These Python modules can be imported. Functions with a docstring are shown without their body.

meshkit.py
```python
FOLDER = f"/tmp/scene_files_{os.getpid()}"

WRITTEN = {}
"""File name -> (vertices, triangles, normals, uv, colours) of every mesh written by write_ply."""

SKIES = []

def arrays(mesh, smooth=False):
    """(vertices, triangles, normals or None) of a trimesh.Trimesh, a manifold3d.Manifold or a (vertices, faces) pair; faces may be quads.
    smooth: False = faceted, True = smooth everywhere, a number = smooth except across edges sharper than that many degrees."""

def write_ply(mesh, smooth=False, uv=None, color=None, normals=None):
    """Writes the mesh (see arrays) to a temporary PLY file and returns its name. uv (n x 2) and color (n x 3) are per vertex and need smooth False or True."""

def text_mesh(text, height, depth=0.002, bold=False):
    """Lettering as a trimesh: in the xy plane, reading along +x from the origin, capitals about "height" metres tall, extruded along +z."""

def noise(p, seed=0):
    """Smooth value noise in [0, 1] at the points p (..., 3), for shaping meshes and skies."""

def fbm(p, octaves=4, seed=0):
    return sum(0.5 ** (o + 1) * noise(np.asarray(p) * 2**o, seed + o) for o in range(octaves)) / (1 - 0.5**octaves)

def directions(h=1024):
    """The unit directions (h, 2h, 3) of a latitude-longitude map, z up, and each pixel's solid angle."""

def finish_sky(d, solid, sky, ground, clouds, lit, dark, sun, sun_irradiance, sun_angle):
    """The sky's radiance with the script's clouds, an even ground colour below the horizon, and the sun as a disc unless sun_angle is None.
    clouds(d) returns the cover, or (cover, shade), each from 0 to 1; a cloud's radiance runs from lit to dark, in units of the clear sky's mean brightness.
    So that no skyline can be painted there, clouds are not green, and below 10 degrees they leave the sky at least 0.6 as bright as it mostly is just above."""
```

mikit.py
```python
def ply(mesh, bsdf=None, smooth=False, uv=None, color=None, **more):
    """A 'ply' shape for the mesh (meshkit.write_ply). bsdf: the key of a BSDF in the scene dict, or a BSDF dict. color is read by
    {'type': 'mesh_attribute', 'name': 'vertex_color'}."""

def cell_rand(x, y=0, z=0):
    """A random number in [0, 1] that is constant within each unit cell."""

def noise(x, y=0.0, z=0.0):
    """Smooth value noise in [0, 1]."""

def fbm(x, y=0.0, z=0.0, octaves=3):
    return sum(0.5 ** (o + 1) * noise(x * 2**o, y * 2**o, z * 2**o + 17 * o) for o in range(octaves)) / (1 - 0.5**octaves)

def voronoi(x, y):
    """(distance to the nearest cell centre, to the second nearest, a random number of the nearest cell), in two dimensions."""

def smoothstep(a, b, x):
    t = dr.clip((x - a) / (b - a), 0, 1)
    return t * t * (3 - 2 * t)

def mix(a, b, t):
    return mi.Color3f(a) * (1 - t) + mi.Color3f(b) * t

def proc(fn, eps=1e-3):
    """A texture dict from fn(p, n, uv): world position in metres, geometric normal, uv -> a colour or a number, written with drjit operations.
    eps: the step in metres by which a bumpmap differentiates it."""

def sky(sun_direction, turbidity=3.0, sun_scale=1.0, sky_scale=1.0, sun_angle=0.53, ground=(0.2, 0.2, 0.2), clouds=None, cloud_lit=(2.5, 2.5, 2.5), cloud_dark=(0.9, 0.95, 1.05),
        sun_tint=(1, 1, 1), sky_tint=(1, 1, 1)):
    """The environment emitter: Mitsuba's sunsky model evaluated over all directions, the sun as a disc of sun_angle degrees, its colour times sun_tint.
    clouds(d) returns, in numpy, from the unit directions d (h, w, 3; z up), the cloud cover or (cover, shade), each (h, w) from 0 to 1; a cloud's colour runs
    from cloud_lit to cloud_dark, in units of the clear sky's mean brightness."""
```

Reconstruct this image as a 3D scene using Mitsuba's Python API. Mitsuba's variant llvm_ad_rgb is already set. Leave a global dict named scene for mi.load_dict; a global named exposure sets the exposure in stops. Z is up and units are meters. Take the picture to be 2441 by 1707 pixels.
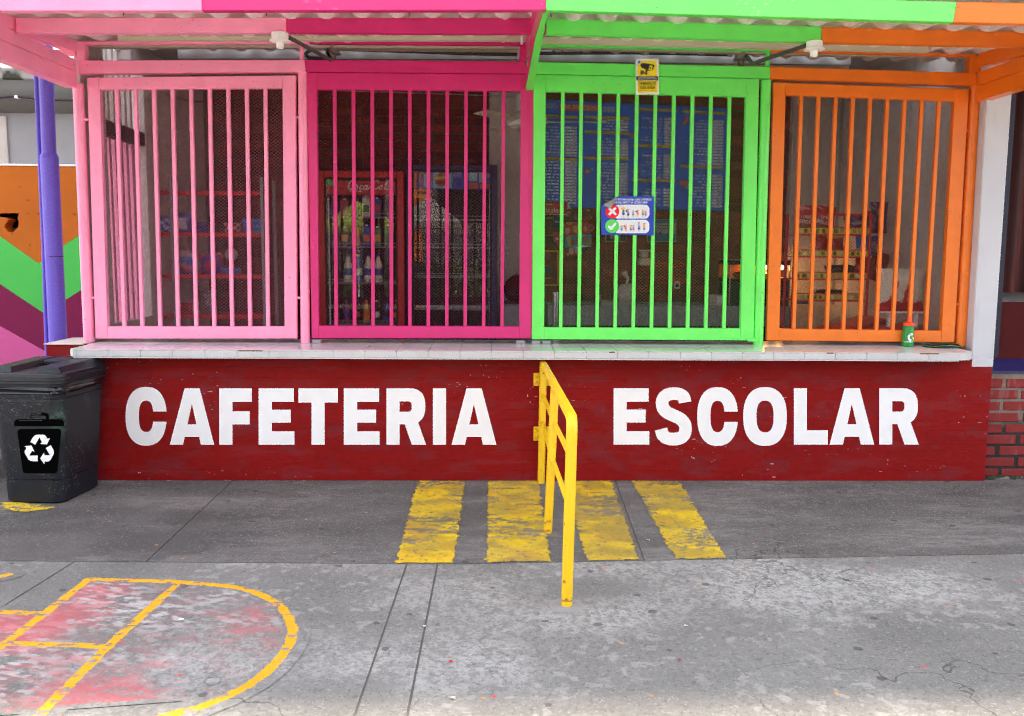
import math, random
import numpy as np, trimesh, drjit as dr, mitsuba as mi, mikit, meshkit
from mikit import noise, fbm, voronoi, cell_rand, smoothstep, mix, proc
from shapely.geometry import Polygon, LineString, Point, box as sbox
from shapely.ops import unary_union
from shapely import affinity
T = mi.ScalarTransform4f
scene, labels = {}, {}
rng = random.Random(7)

# ------------------------------------------------------------------ camera, sky, exposure
W, H, F, D, HC = 2441, 1707, 2158., 5.98, 1.48
YAW, PITCH, ROLL = .026, .1189, .0072

def _axes():
    cy, sy, cp, sp = math.cos(YAW), math.sin(YAW), math.cos(PITCH), math.sin(PITCH)
    fwd = np.array([sy*cp, cy*cp, -sp]); right = np.array([cy, -sy, 0.]); down = np.cross(fwd, right)
    c, s = math.cos(ROLL), math.sin(ROLL)
    return c*right - s*down, s*right + c*down, fwd
RX, RY, RZ = _axes(); EYE = np.array([0, -D, HC])
scene['camera'] = {'type': 'perspective', 'fov': math.degrees(2*math.atan(W/2/F)), 'fov_axis': 'x', 'near_clip': .05, 'far_clip': 400.,
                   'to_world': T().look_at(origin=EYE.tolist(), target=(EYE+RZ).tolist(), up=(-RY).tolist())}
scene['sky'] = mikit.sky((.18, .62, 1.), turbidity=4, sun_scale=1.0, sky_scale=1.0, sun_angle=8, clouds=lambda d: .6, cloud_lit=(2.25, 2.2, 2.2), sky_tint=(1.01, 1., .98))
exposure = 3.65

# from a pixel of the photograph to the point where that sight line meets a plane of the place
def ray(u, v): return RZ + RX*(u-W/2)/F + RY*(v-H/2)/F
def pY(u, v, y=0.): r = ray(u, v); return EYE + r*((y+D)/r[1])
def pZ(u, v, z=0.): r = ray(u, v); return EYE + r*((z-HC)/r[2])
def pX(u, v, x): r = ray(u, v); return EYE + r*(x/r[0])

# ------------------------------------------------------------------ materials
def L(*c): return [((x/255)/12.92 if x <= 10.3 else ((x/255+.055)/1.055)**2.4) for x in c]
def C3(*c): return mi.Color3f(*L(*c))

def M(name, col, rough=.5, metal=0., spec=.5, coat=0., bump=None, scale=.001):
    b = {'type': 'principled', 'base_color': col if isinstance(col, dict) else {'type': 'rgb', 'value': L(*col)}, 'roughness': rough, 'metallic': metal, 'specular': spec}
    if coat: b['clearcoat'] = coat; b['clearcoat_gloss'] = .9
    if bump: b = {'type': 'bumpmap', 'arbitrary': bump, 'scale': scale, 'bsdf': b}
    scene['mat_'+name] = {'type': 'twosided', 'bsdf': b}
    return name

def painted(base, worn, k):                     # enamel with faint streaks and scratches
    def fn(p, n, uv):
        a = fbm(p.x*9+k, p.y*9, p.z*5, 3)
        s = smoothstep(.80, .86, noise(p.x*70+k, p.y*70, p.z*60))*smoothstep(.62, .7, fbm(p.x*5, p.y*5, p.z*5+k, 2))
        c = mix(mi.Color3f(L(*base))*(.89+.20*a), L(*worn), s*.5)
        chip = smoothstep(.90, .92, noise(p.x*120+k, p.y*120, p.z*100))*smoothstep(.55, .62, fbm(p.x*3+k, p.y*3, p.z*4, 2))
        return mix(c, L(104, 74, 62), chip*.7)
    return proc(fn)
ROLLER = proc(lambda p, n, uv: fbm(p.x*90, p.y*90, p.z*90, 3))

def joint_y(x): return -1.833+dr.select(x < -.2, (-.2-x)*.0266, (x+.2)*.0475)      # the long joint between apron and yard
def concrete(p):
    x, y = p.x, p.y
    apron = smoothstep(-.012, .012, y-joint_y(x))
    big = fbm(x*.9+3, y*1.3, 0, 4); mid = fbm(x*4, y*7, 2, 4); fine = fbm(x*70, y*70, 5, 3)
    brush = fbm(x*38+6*big, y*30-x*9, 3, 4)
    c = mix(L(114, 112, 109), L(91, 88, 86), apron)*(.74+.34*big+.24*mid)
    grain = smoothstep(.34, .68, .5*fbm(x*90+y*12, y*96, 3, 3)+.5*fbm(x*40, y*36, 7, 3))
    pale = smoothstep(.46, .80, fbm(x*1.1+9, y*1.4+4, 0, 4))*(1-apron)
    c = mix(c, L(196, 194, 190), pale*(.12+.40*grain))
    scuff = smoothstep(.56, .72, fbm(x*24+3*mid, y*24, 4, 4))*smoothstep(.45, .65, fbm(x*1.7+2, y*2.1, 6, 3))
    c = mix(c, L(178, 175, 171), scuff*(.30-.20*apron))
    dust = apron*smoothstep(.40, .74, fbm(x*1.7, y*4, 8, 4))*(.35+.65*smoothstep(.3, .7, fbm(x*14, y*46, 1, 3)))
    c = mix(c, L(146, 141, 138), dust*.4)
    oil = smoothstep(.55, .74, fbm(x*1.2+20, y*2.6+5, 3, 4))
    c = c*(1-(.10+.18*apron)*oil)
    crack = dr.abs(fbm(x*1.5+.25*mid, y*1.5+7, 2, 5)-.5)
    c = c*(1-.45*smoothstep(.0045, .0015, crack)*smoothstep(.5, .62, fbm(x*.8+1, y*.9+3, 1, 2)))
    c = c*(.84+.32*fine)
    grit = smoothstep(.78, .87, noise(x*150, y*150, 1))
    c = mix(c, L(186, 183, 178), grit*.22)
    pit = smoothstep(.76, .85, noise(x*110+7, y*110, 4))
    c = mix(c, L(66, 63, 62), pit*.32)
    d, d2, r = voronoi(x*3.1, y*3.1)
    gum = smoothstep(.085, .06, d+.05*noise(x*40, y*40, 2))*(dr.select(r > .55, 1., 0.))
    c = mix(c, L(66, 62, 64), gum*.65)
    d, d2, r = voronoi(x*5+40, y*5+11)
    bit = smoothstep(.05, .035, d)
    paint = dr.select(r > .95, 1., 0.)
    c = mix(c, mi.Color3f(L(214, 70, 80)), bit*paint*.8)
    c = mix(c, mi.Color3f(L(196, 130, 70)), bit*dr.select((r > .8) & (r < .9), 1., 0.)*.7)
    return c

M('concrete', proc(lambda p, n, uv: concrete(p)), .9, spec=.25, bump=proc(lambda p, n, uv: fbm(p.x*45, p.y*45, p.z*20, 3)), scale=.004)
def conc_back(p, n, uv):
    a = fbm(p.x*.5, p.y*.5, 0, 4)
    return mi.Color3f(L(150, 147, 146))*(.75+.45*a)
M('concrete_far', proc(conc_back), .9, spec=.2)
M('joint', (104, 100, 95), .95)

def stripe_col(p, n, uv):
    x, y = p.x, p.y
    w = .55*fbm(x*34, y*60, 3, 4)+.45*fbm(x*90, y*120, 1, 3)
    area = smoothstep(.42, .70, fbm(x*2.4+4, y*6+9, 7, 4))
    bare = smoothstep(.50, .58, w+.20*area-.10)
    lost = smoothstep(.60, .68, fbm(x*9+2*w, y*30, 6, 4))*smoothstep(.50, .62, fbm(x*1.9+1, y*2.4, 5, 2))
    bare = dr.maximum(dr.maximum(bare, lost), .10+.22*smoothstep(.40, .66, fbm(x*3, y*3, 8, 3)))
    yel = mix(L(218, 184, 18), L(178, 150, 44), smoothstep(.35, .7, fbm(x*6, y*9, 9, 3)))
    yel = mix(yel, L(226, 150, 20), smoothstep(.5, .75, fbm(x*5+5, y*7, 4, 3))*.18)
    return mix(yel*(.85+.3*fbm(x*60, y*60, 2, 2)), concrete(p), bare*.85)
M('stripe', proc(stripe_col), .8, spec=.3)

# ------------------------------------------------------------------ hopscotch drawing (world points on the ground)
_G = lambda u, v: pZ(u, v, 0.)[:2]
HOP_LINES = [[_G(*q) for q in l] for l in (
    [(-60, 1592), (0, 1544.6), (137, 1440.7), (211.7, 1382.7), (409.6, 1387.8), (490, 1393.7), (549, 1399.6), (588, 1407), (627, 1421), (662.5, 1440.7), (686, 1468), (698, 1499.5), (692, 1531), (674, 1562), (639, 1601), (596, 1633), (537, 1664), (470, 1690), (380, 1712)],
    [(421, 1395), (258.7, 1540.7), (125.4, 1674), (80, 1725)],
    [(15.7, 1534.8), (258.7, 1542.6)], [(-60, 1458), (92, 1464)], [(-60, 1390), (0, 1376), (17.6, 1372)])]
HOP_FILL = [np.array([_G(*q) for q in l]) for l in (
    [(218, 1390), (410, 1394), (250, 1537), (20, 1531)],
    [(425, 1397), (548, 1405), (650, 1446), (680, 1500), (672, 1545), (540, 1655), (130, 1685), (262, 1548)],
    [(15, 1542), (250, 1548), (110, 1690), (-80, 1700), (-80, 1600)], [(-60, 1464), (90, 1470), (0, 1535), (-60, 1580)])]

def seg_dist(x, y, pts):
    d = mi.Float(9.)
    for a, b in zip(pts[:-1], pts[1:]):
        ex, ey = float(b[0]-a[0]), float(b[1]-a[1]); l = ex*ex+ey*ey
        t = dr.clip(((x-float(a[0]))*ex+(y-float(a[1]))*ey)/l, 0, 1)
        d = dr.minimum(d, dr.sqrt(dr.square(x-float(a[0])-t*ex)+dr.square(y-float(a[1])-t*ey)))
    return d

def inside(x, y, poly):                          # convex polygon, signed distance-like value > 0 inside
    s = mi.Float(9.); n = len(poly)
    area = sum(poly[i][0]*poly[(i+1) % n][1]-poly[(i+1) % n][0]*poly[i][1] for i in range(n))
    for i in range(n):
        a, b = poly[i], poly[(i+1) % n]; e = b-a; l = math.hypot(*e); q = 1 if area > 0 else -1
        s = dr.minimum(s, q*((y-float(a[1]))*float(e[0]/l)-(x-float(a[0]))*float(e[1]/l)))
    return s

def hop_col(p, n, uv):
    x, y = p.x, p.y
    c = concrete(p)
    f = mi.Float(-9.)
    for q in HOP_FILL: f = dr.maximum(f, inside(x, y, q))
    fill = smoothstep(-.004, .02, f+.02*noise(x*30, y*30, 1))
    strong = smoothstep(.32, .74, fbm(x*2.4+1.3, y*2.8+2.1, 0, 4))
    red = fill*smoothstep(.30, .70, fbm(x*20+y*8, y*42, 6, 4)*.75+.28*strong)*(.30+.70*strong)
    white = fill*smoothstep(.40, .72, fbm(x*2.2+6, y*3.4+1, 5, 3))*smoothstep(.36, .70, fbm(x*26+y*14, y*44, 2, 5))
    c = mix(c, L(205, 202, 200), white*.6)
    c = mix(c, mix(L(206, 82, 92), L(168, 96, 100), fbm(x*9, y*9, 3, 3)), red*.72)
    d = mi.Float(9.)
    for l in HOP_LINES: d = dr.minimum(d, seg_dist(x, y, l))
    d = d+.012*(fbm(x*20, y*26, 2, 3)-.5)+.008*(noise(x*110, y*110, 1)-.5)
    wear = smoothstep(.60, .66, fbm(x*24, y*44, 8, 4))
    c = mix(c, mi.Color3f(L(226, 158, 34))*(.9+.2*fbm(x*40, y*40, 1, 2)), smoothstep(.0225, .0175, d)*(1-.85*wear))
    return c
M('hopscotch', proc(hop_col), .85, spec=.3)

# paints
M('pink', painted((251, 156, 192), (250, 190, 200), 1), .32, spec=.5, bump=ROLLER, scale=.0005)
M('magenta', painted((208, 40, 116), (225, 110, 150), 2), .32, spec=.5, bump=ROLLER, scale=.0005)
M('green', painted((110, 238, 102), (160, 235, 150), 3), .32, spec=.5, bump=ROLLER, scale=.0005)
M('orange', painted((232, 118, 28), (240, 170, 90), 4), .32, spec=.5, bump=ROLLER, scale=.0005)
M('pink_mesh', (128, 84, 92), .6); M('magenta_mesh', (90, 48, 60), .6); M('green_mesh', (82, 98, 66), .6); M('orange_mesh', (98, 80, 68), .6)
def rail_paint(p, n, uv):
    chip = smoothstep(.78, .82, fbm(p.x*60, p.y*60, p.z*45, 3)+.30*smoothstep(.62, .7, noise(p.x*9, p.y*9, p.z*30+4))*smoothstep(.13, .05, p.z))
    return mix(mi.Color3f(L(238, 194, 22))*(.92+.14*fbm(p.x*8, p.y*8, p.z*6, 3)), L(150, 96, 60), chip*.8)
M('yellow_paint', proc(rail_paint), .38, bump=proc(lambda p, n, uv: noise(p.x*140, p.y*140, p.z*140)), scale=.0008)
def pipe_paint(p, n, uv):
    s = smoothstep(.62, .8, noise(p.x*260, p.y*260, p.z*240))
    return mix(L(102, 82, 200), L(150, 140, 220), s*.45)
M('purple_paint', proc(pipe_paint), .45, bump=proc(lambda p, n, uv: noise(p.x*220, p.y*220, p.z*200)), scale=.0012)

def redwall(p, n, uv):
    a = fbm(p.x*3, p.y*3, p.z*7, 4); f = fbm(p.x*40, p.y*40, p.z*60, 2)
    c = mix(L(124, 7, 8), L(140, 13, 13), a)*(.9+.2*f)
    smear = smoothstep(.56, .72, fbm(p.x*5+3, 0, p.z*16, 4))
    c = mix(c, L(128, 44, 48), smear*.35)
    low = smoothstep(.55, .7, fbm(p.x*7+9, 1, p.z*9, 4))
    c = mix(c, L(112, 44, 50), low*.35)
    chip = smoothstep(.93, .96, noise(p.x*60, 3, p.z*80))*smoothstep(.60, .68, fbm(p.x*2.2+4, 2, p.z*4, 3))
    return mix(c, L(214, 200, 196), chip*.8)
M('red_wall', proc(redwall), .7, spec=.2, bump=proc(lambda p, n, uv: fbm(p.x*30, p.y*30, p.z*30, 3)), scale=.0012)
M('white_lettering', (243, 243, 242), .6, spec=.3)

def bricktone(k, a, b):
    def fn(p, n, uv):
        r = cell_rand(p.x*3.7+k, p.z*13)
        return mix(L(*a), L(*b), .6*fbm(p.x*12+k, p.y*12, p.z*20, 3)+.4*r)*(.8+.4*fbm(p.x*70, p.y*70, p.z*70, 2))
    return proc(fn)
M('brick_a', bricktone(1, (150, 56, 44), (120, 42, 34)), .9, spec=.2)
M('brick_b', bricktone(5, (166, 74, 56), (130, 50, 40)), .9, spec=.2)
M('brick_c', bricktone(9, (134, 46, 40), (104, 38, 32)), .9, spec=.2)
M('mortar', (96, 84, 78), .95)
def rednb(p, n, uv):
    a = fbm(p.x*14, p.y*14, p.z*22, 4)
    c = mix(L(116, 22, 22), L(138, 46, 44), a)
    s = smoothstep(.60, .7, fbm(p.x*30, 2, p.z*7, 4))
    return mix(c, L(150, 112, 110), s*.3)
M('brick_red', proc(rednb), .8)
def nbmortar(p, n, uv):
    t = smoothstep(.30, .44, p.z+.10*(noise(p.x*14, 0, p.z*14)-.5))
    return mix(L(46, 46, 45), L(124, 114, 104), t)*(.7+.5*fbm(p.x*40, p.y*40, p.z*40, 3))
M('mortar_red', proc(nbmortar), .95)
def mossy(p, n, uv):
    return mix(L(46, 48, 34), L(112, 108, 98), smoothstep(.48, .68, fbm(p.x*26, p.y*26, p.z*26, 4)))
M('moss', proc(mossy), .95, bump=proc(lambda p, n, uv: fbm(p.x*40, p.y*40, p.z*40, 3)), scale=.01)

def plaster(a, b, k):
    def fn(p, n, uv):
        c = mix(L(*a), L(*b), fbm(p.x*2+k, p.y*2, p.z*2, 4))
        st = smoothstep(.62, .75, fbm(p.x*9+k, p.y*9, p.z*1.6, 4))
        return mix(c, mi.Color3f(L(*b))*.75, st*.4)
    return proc(fn)
M('plaster_grey', plaster((212, 204, 198), (188, 178, 171), 1), .85, spec=.2)
M('plaster_white', plaster((206, 208, 211), (186, 188, 194), 5), .7, spec=.3)
M('soffit', plaster((176, 176, 174), (150, 150, 148), 8), .85, spec=.2)
def fibre(p, n, uv):
    c = mix(L(236, 229, 224), L(216, 206, 200), fbm(p.x*3, p.y*3, 1, 4))
    st = smoothstep(.64, .74, fbm(p.x*11, p.y*4, 7, 4))
    return mix(c, L(160, 142, 132), st*.4)
M('fibre_cement', proc(fibre), .75, spec=.3)
M('purlin', (196, 188, 166), .5)
def tile(p, n, uv):
    r = cell_rand(p.x*5.13+.3, p.y*5.1)
    c = mi.Color3f(L(196, 198, 199))*(.93+.09*r)
    st = smoothstep(.62, .74, fbm(p.x*18, p.y*18, p.z*18, 4))
    return mix(c, L(186, 176, 166), st*.35)
M('tile', proc(tile), .16, spec=.5)
M('grout', (150, 140, 132), .9)
M('chip', (116, 96, 82), .9)

def binp(p, n, uv):
    c = mi.Color3f(L(20, 24, 31))*(.8+.4*fbm(p.x*6, p.y*6, p.z*6, 3))
    d = smoothstep(.74, .82, noise(p.x*130, p.y*130, p.z*130))*smoothstep(.50, .66, fbm(p.x*7, p.y*7, p.z*7+3, 3))
    c = mix(c, L(140, 142, 146), d*.35)
    g = smoothstep(.13, .02, dr.sqrt(dr.square(p.x+2.44)+dr.square(p.y+.84)*2+dr.square(p.z-.47)*.7)+.10*(fbm(p.x*18, p.y*18, p.z*18, 4)-.4))
    c = mix(c, L(70, 104, 84), g*smoothstep(.3, .6, fbm(p.x*60, p.y*60, p.z*60, 3))*.8)
    g2 = smoothstep(.034, .012, dr.sqrt(dr.square(p.x+2.412)+dr.square(p.y+.83)*3+dr.square(p.z-.535)*.5)+.03*(fbm(p.x*60, p.y*60, p.z*60, 2)-.5))
    return mix(c, L(170, 182, 172), g2*.75)
M('bin_plastic', proc(binp), .5, spec=.45)
M('bin_lid', (22, 26, 33), .42, spec=.5)
M('bag_plastic', (18, 18, 20), .12, spec=.6)
M('black', (9, 9, 10), .6, spec=.3)
M('black_ink', (14, 14, 15), .75, spec=.2)
M('white', (236, 236, 236), .45)
M('grey', (150, 150, 150), .5); M('dark', (34, 32, 34), .6); M('darker', (20, 19, 20), .7); M('conduit', (74, 74, 78), .45)
M('steel', (176, 178, 182), .25, metal=1.); M('cream', (214, 204, 176), .5); M('fitting', (238, 240, 240), .4); M('fitting_old', (150, 144, 136), .6)
M('red', (200, 20, 22), .4); M('dark_red', (72, 9, 10), .7, spec=.2); M('navy', (30, 32, 84), .4); M('blue', (34, 62, 168), .45); M('brown', (120, 74, 46), .7)
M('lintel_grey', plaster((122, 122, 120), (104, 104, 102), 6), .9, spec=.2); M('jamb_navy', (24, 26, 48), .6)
M('curtain', proc(lambda p, n, uv: mix(L(64, 32, 30), L(146, 42, 28), smoothstep(.5, .72, fbm(p.x*16, 0, p.z*.5, 3)))), .8)
M('orange_wall', proc(lambda p, n, uv: mix(mi.Color3f(L(186, 100, 28))*(.9+.2*fbm(p.x*3, 1, p.z*3, 4)), L(110, 60, 30), smoothstep(.83, .86, fbm(p.x*17, 2, p.z*17, 2))*.6)), .75, spec=.25)
M('green_wall', (78, 190, 84), .7, spec=.25); M('plum_wall', (124, 24, 72), .7, spec=.25); M('pink_wall', (206, 92, 150), .7, spec=.25)
def stainc(p, n, uv):
    return mix(L(150, 150, 146), L(56, 58, 44), smoothstep(.42, .62, fbm(p.x*7, p.y*3, p.z*7, 4)))
M('stained_concrete', proc(stainc), .9)
M('shelf_grey', (140, 140, 142), .5); M('counter_grey', plaster((156, 156, 158), (136, 136, 138), 3), .6)
M('lime', (128, 146, 56), .7); M('canvas', (126, 126, 122), .8); M('bottle_green', (34, 138, 56), .35); M('cap_orange', (238, 74, 32), .4)
scene['mat_print'] = {'type': 'twosided', 'bsdf': {'type': 'principled', 'base_color': {'type': 'mesh_attribute', 'name': 'vertex_color'}, 'roughness': .55, 'specular': .35}}
scene['mat_matt_print'] = {'type': 'twosided', 'bsdf': {'type': 'principled', 'base_color': {'type': 'mesh_attribute', 'name': 'vertex_color'}, 'roughness': .9, 'specular': .02}}
scene['mat_foil'] = {'type': 'twosided', 'bsdf': {'type': 'principled', 'base_color': {'type': 'mesh_attribute', 'name': 'vertex_color'}, 'roughness': .22, 'specular': .6}}
scene['mat_pane'] = {'type': 'thindielectric', 'int_ior': 1.52}
scene['mat_leaf'] = {'type': 'twosided', 'bsdf': {'type': 'principled', 'base_color': {'type': 'rgb', 'value': [.05, .09, .03]}, 'roughness': .6}}
scene['mat_glow'] = {'type': 'diffuse', 'reflectance': {'type': 'rgb', 'value': [.8, .7, .5]}}

# ------------------------------------------------------------------ registry
def numbered(name):
    k, i = name, 0
    while k in labels or k in scene or any(s.startswith(k+'__') for s in scene):
        i += 1; k = f'{name}_{i:03d}'
    return k
_count = {}
def thing(name, label, cat=None, group=None, kind=None):
    i = _count.get(name, 0); _count[name] = i+1
    k = name if i == 0 else f'{name}_{i:03d}'
    labels[k] = {'label': label}
    if cat: labels[k]['category'] = cat
    if group: labels[k]['group'] = group
    if kind: labels[k]['kind'] = kind
    return k
def put(k, mesh, mat, smooth=False, label=None, kind=None, **kw):
    d = mesh if isinstance(mesh, dict) else mikit.ply(mesh, 'mat_'+mat, smooth, **kw)
    scene[k] = d
    if label or kind:
        labels[k] = {a: b for a, b in (('label', label), ('kind', kind)) if b}
    return k
def part(parent, name, mesh, mat=None, smooth=False, label=None, kind=None, **kw):
    n = parent+'__'+name; i = _count.get(n, 0); _count[n] = i+1
    return put(n if i == 0 else f'{n}_{i:03d}', mesh, mat, smooth, label, kind, **kw)
def at(d, m): e = dict(d); e['to_world'] = m; return e

# ------------------------------------------------------------------ mesh helpers
def cat(*ms): return trimesh.util.concatenate([m for m in ms if m is not None])
def box(x0, x1, y0, y1, z0, z1, b=0.):
    x0, x1 = min(x0, x1), max(x0, x1); y0, y1 = min(y0, y1), max(y0, y1); z0, z1 = min(z0, z1), max(z0, z1)
    if b <= 0:
        m = trimesh.creation.box(extents=(x1-x0, y1-y0, z1-z0)); m.apply_translation(((x0+x1)/2, (y0+y1)/2, (z0+z1)/2)); return m
    pts = [(x, y, z) for x in (x0, x1) for y in (y0, y1) for z in (z0, z1)]
    v = []
    for x, y, z in pts:
        sx, sy, sz = (1 if x == x0 else -1), (1 if y == y0 else -1), (1 if z == z0 else -1)
        v += [(x, y+sy*b, z+sz*b), (x+sx*b, y, z+sz*b), (x+sx*b, y+sy*b, z)]
    return trimesh.convex.convex_hull(np.array(v))
def hull(pts): return trimesh.convex.convex_hull(np.array(pts))
def wplate(xz, y0, y1, b=.003):
    """convex outline in x, z from its front y0 to its back y1, with its front edges chamfered"""
    p = Polygon(xz); q = p.buffer(-b, join_style=2) if b > 0 else p
    pts = [(x, y0, z) for x, z in list(q.exterior.coords)[:-1]]
    pts += [(x, y0+b, z) for x, z in list(p.exterior.coords)[:-1]]+[(x, y1, z) for x, z in list(p.exterior.coords)[:-1]]
    return hull(pts)
def plate(uv, y0, y1, b=.003): return wplate([(pY(u, v, y0)[0], pY(u, v, y0)[2]) for u, v in uv], y0, y1, b)
def tube(path, r, n=14, caps=True):
    p = np.asarray(path, float); rr = np.broadcast_to(r, (len(p),)); keep = np.r_[True, np.linalg.norm(np.diff(p, axis=0), axis=1) > 1e-6]; p, rr = p[keep], rr[keep]; k = len(p)
    d = np.diff(p, axis=0); d /= np.linalg.norm(d, axis=1, keepdims=True)
    tan = np.vstack([d[:1], (d[:-1]+d[1:]), d[-1:]]); tan /= np.linalg.norm(tan, axis=1, keepdims=True)
    up = np.array([0, 0, 1.]) if abs(d[0][2]) < .9 else np.array([1., 0, 0])
    a = np.cross(d[0], up); a /= np.linalg.norm(a)
    v = []; ang = np.arange(n)*2*np.pi/n
    for i in range(k):
        e = d[min(i, k-2)]
        a = a-e*(a@e) if i else a; a /= np.linalg.norm(a); bb = np.cross(e, a)
        t = tan[i]
        for q in ang:
            w = (a*np.cos(q)+bb*np.sin(q))*rr[i]
            if 0 < i < k-1: w = w-e*((w@t)/(e@t))
            v.append(p[i]+w)
    f = []
    for i in range(k-1):
        for j in range(n):
            q = (i*n+j, i*n+(j+1) % n, (i+1)*n+(j+1) % n, (i+1)*n+j); f += [(q[0], q[1], q[2]), (q[0], q[2], q[3])]
    if caps:
        for i, rv in ((0, True), (k-1, False)):
            c = len(v); v.append(p[i])
            for j in range(n):
                t = (c, i*n+j, i*n+(j+1) % n); f.append((t[0], t[2], t[1]) if rv else t)
    return trimesh.Trimesh(np.array(v), np.array(f), process=False)
def lathe(prof, n=24, c=(0, 0, 0)):
    v = []; f = []
    for r, z in prof:
        for j in range(n): q = 2*math.pi*j/n; v.append((c[0]+r*math.cos(q), c[1]+r*math.sin(q), c[2]+z))
    for i in range(len(prof)-1):
        for j in range(n):
            a, b, cc, d = i*n+j, i*n+(j+1) % n, (i+1)*n+(j+1) % n, (i+1)*n+j; f += [(a, b, cc), (a, cc, d)]
    return trimesh.Trimesh(np.array(v), np.array(f), process=False)
def extr(poly, h):
    gs = [g for g in getattr(poly, 'geoms', [poly]) if g.area > 1e-9]
    return cat(*[trimesh.creation.extrude_polygon(g, h, engine='earcut') for g in gs])
def framed(mesh, o, ex, ey, en=None):
    ex, ey = np.array(ex, float), np.array(ey, float); en = np.cross(ex, ey)/np.linalg.norm(np.cross(ex, ey)) if en is None else np.array(en, float)
    m = np.eye(4); m[:3, 0], m[:3, 1], m[:3, 2], m[:3, 3] = ex, ey, en, o
    mesh = mesh.copy(); mesh.apply_transform(m); return mesh
FX, FZ = (1, 0, 0), (0, 0, 1)                    # a sheet on a wall that faces the camera
def text(s, h, o, ex=FX, ey=FZ, depth=.0015, bold=False, width=None):
    m = meshkit.text_mesh(s, h, depth, bold)
    if width:
        x0, x1 = m.bounds[0][0], m.bounds[1][0]; m.vertices[:, 0] = (m.vertices[:, 0]-x0)*width/(x1-x0)
    return framed(m, o, ex, ey)
def flat(layers, to3):
    """flat print: (outline, sRGB colour) pieces, each layer a hair above the one before; to3(x, y, lift) gives the point"""
    vs, fs, cs, n = [], [], [], 0
    for i, (poly, col) in enumerate(layers):
        for g in getattr(poly, 'geoms', [poly]):
            if g.area < 1e-12: continue
            v, f = trimesh.creation.triangulate_polygon(g, engine='earcut')
            vs.append(np.array([to3(x, y, i*.0003) for x, y in v])); fs.append(f+n); n += len(v); cs.append(np.tile(L(*col), (len(v), 1)))
    return trimesh.Trimesh(np.vstack(vs), np.vstack(fs), process=False), np.vstack(cs)
def pr(parent, name, layers, to3, mat='print', **kw):
    m, c = flat(layers, to3); return part(parent, name, m, mat, color=c, **kw)
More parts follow.
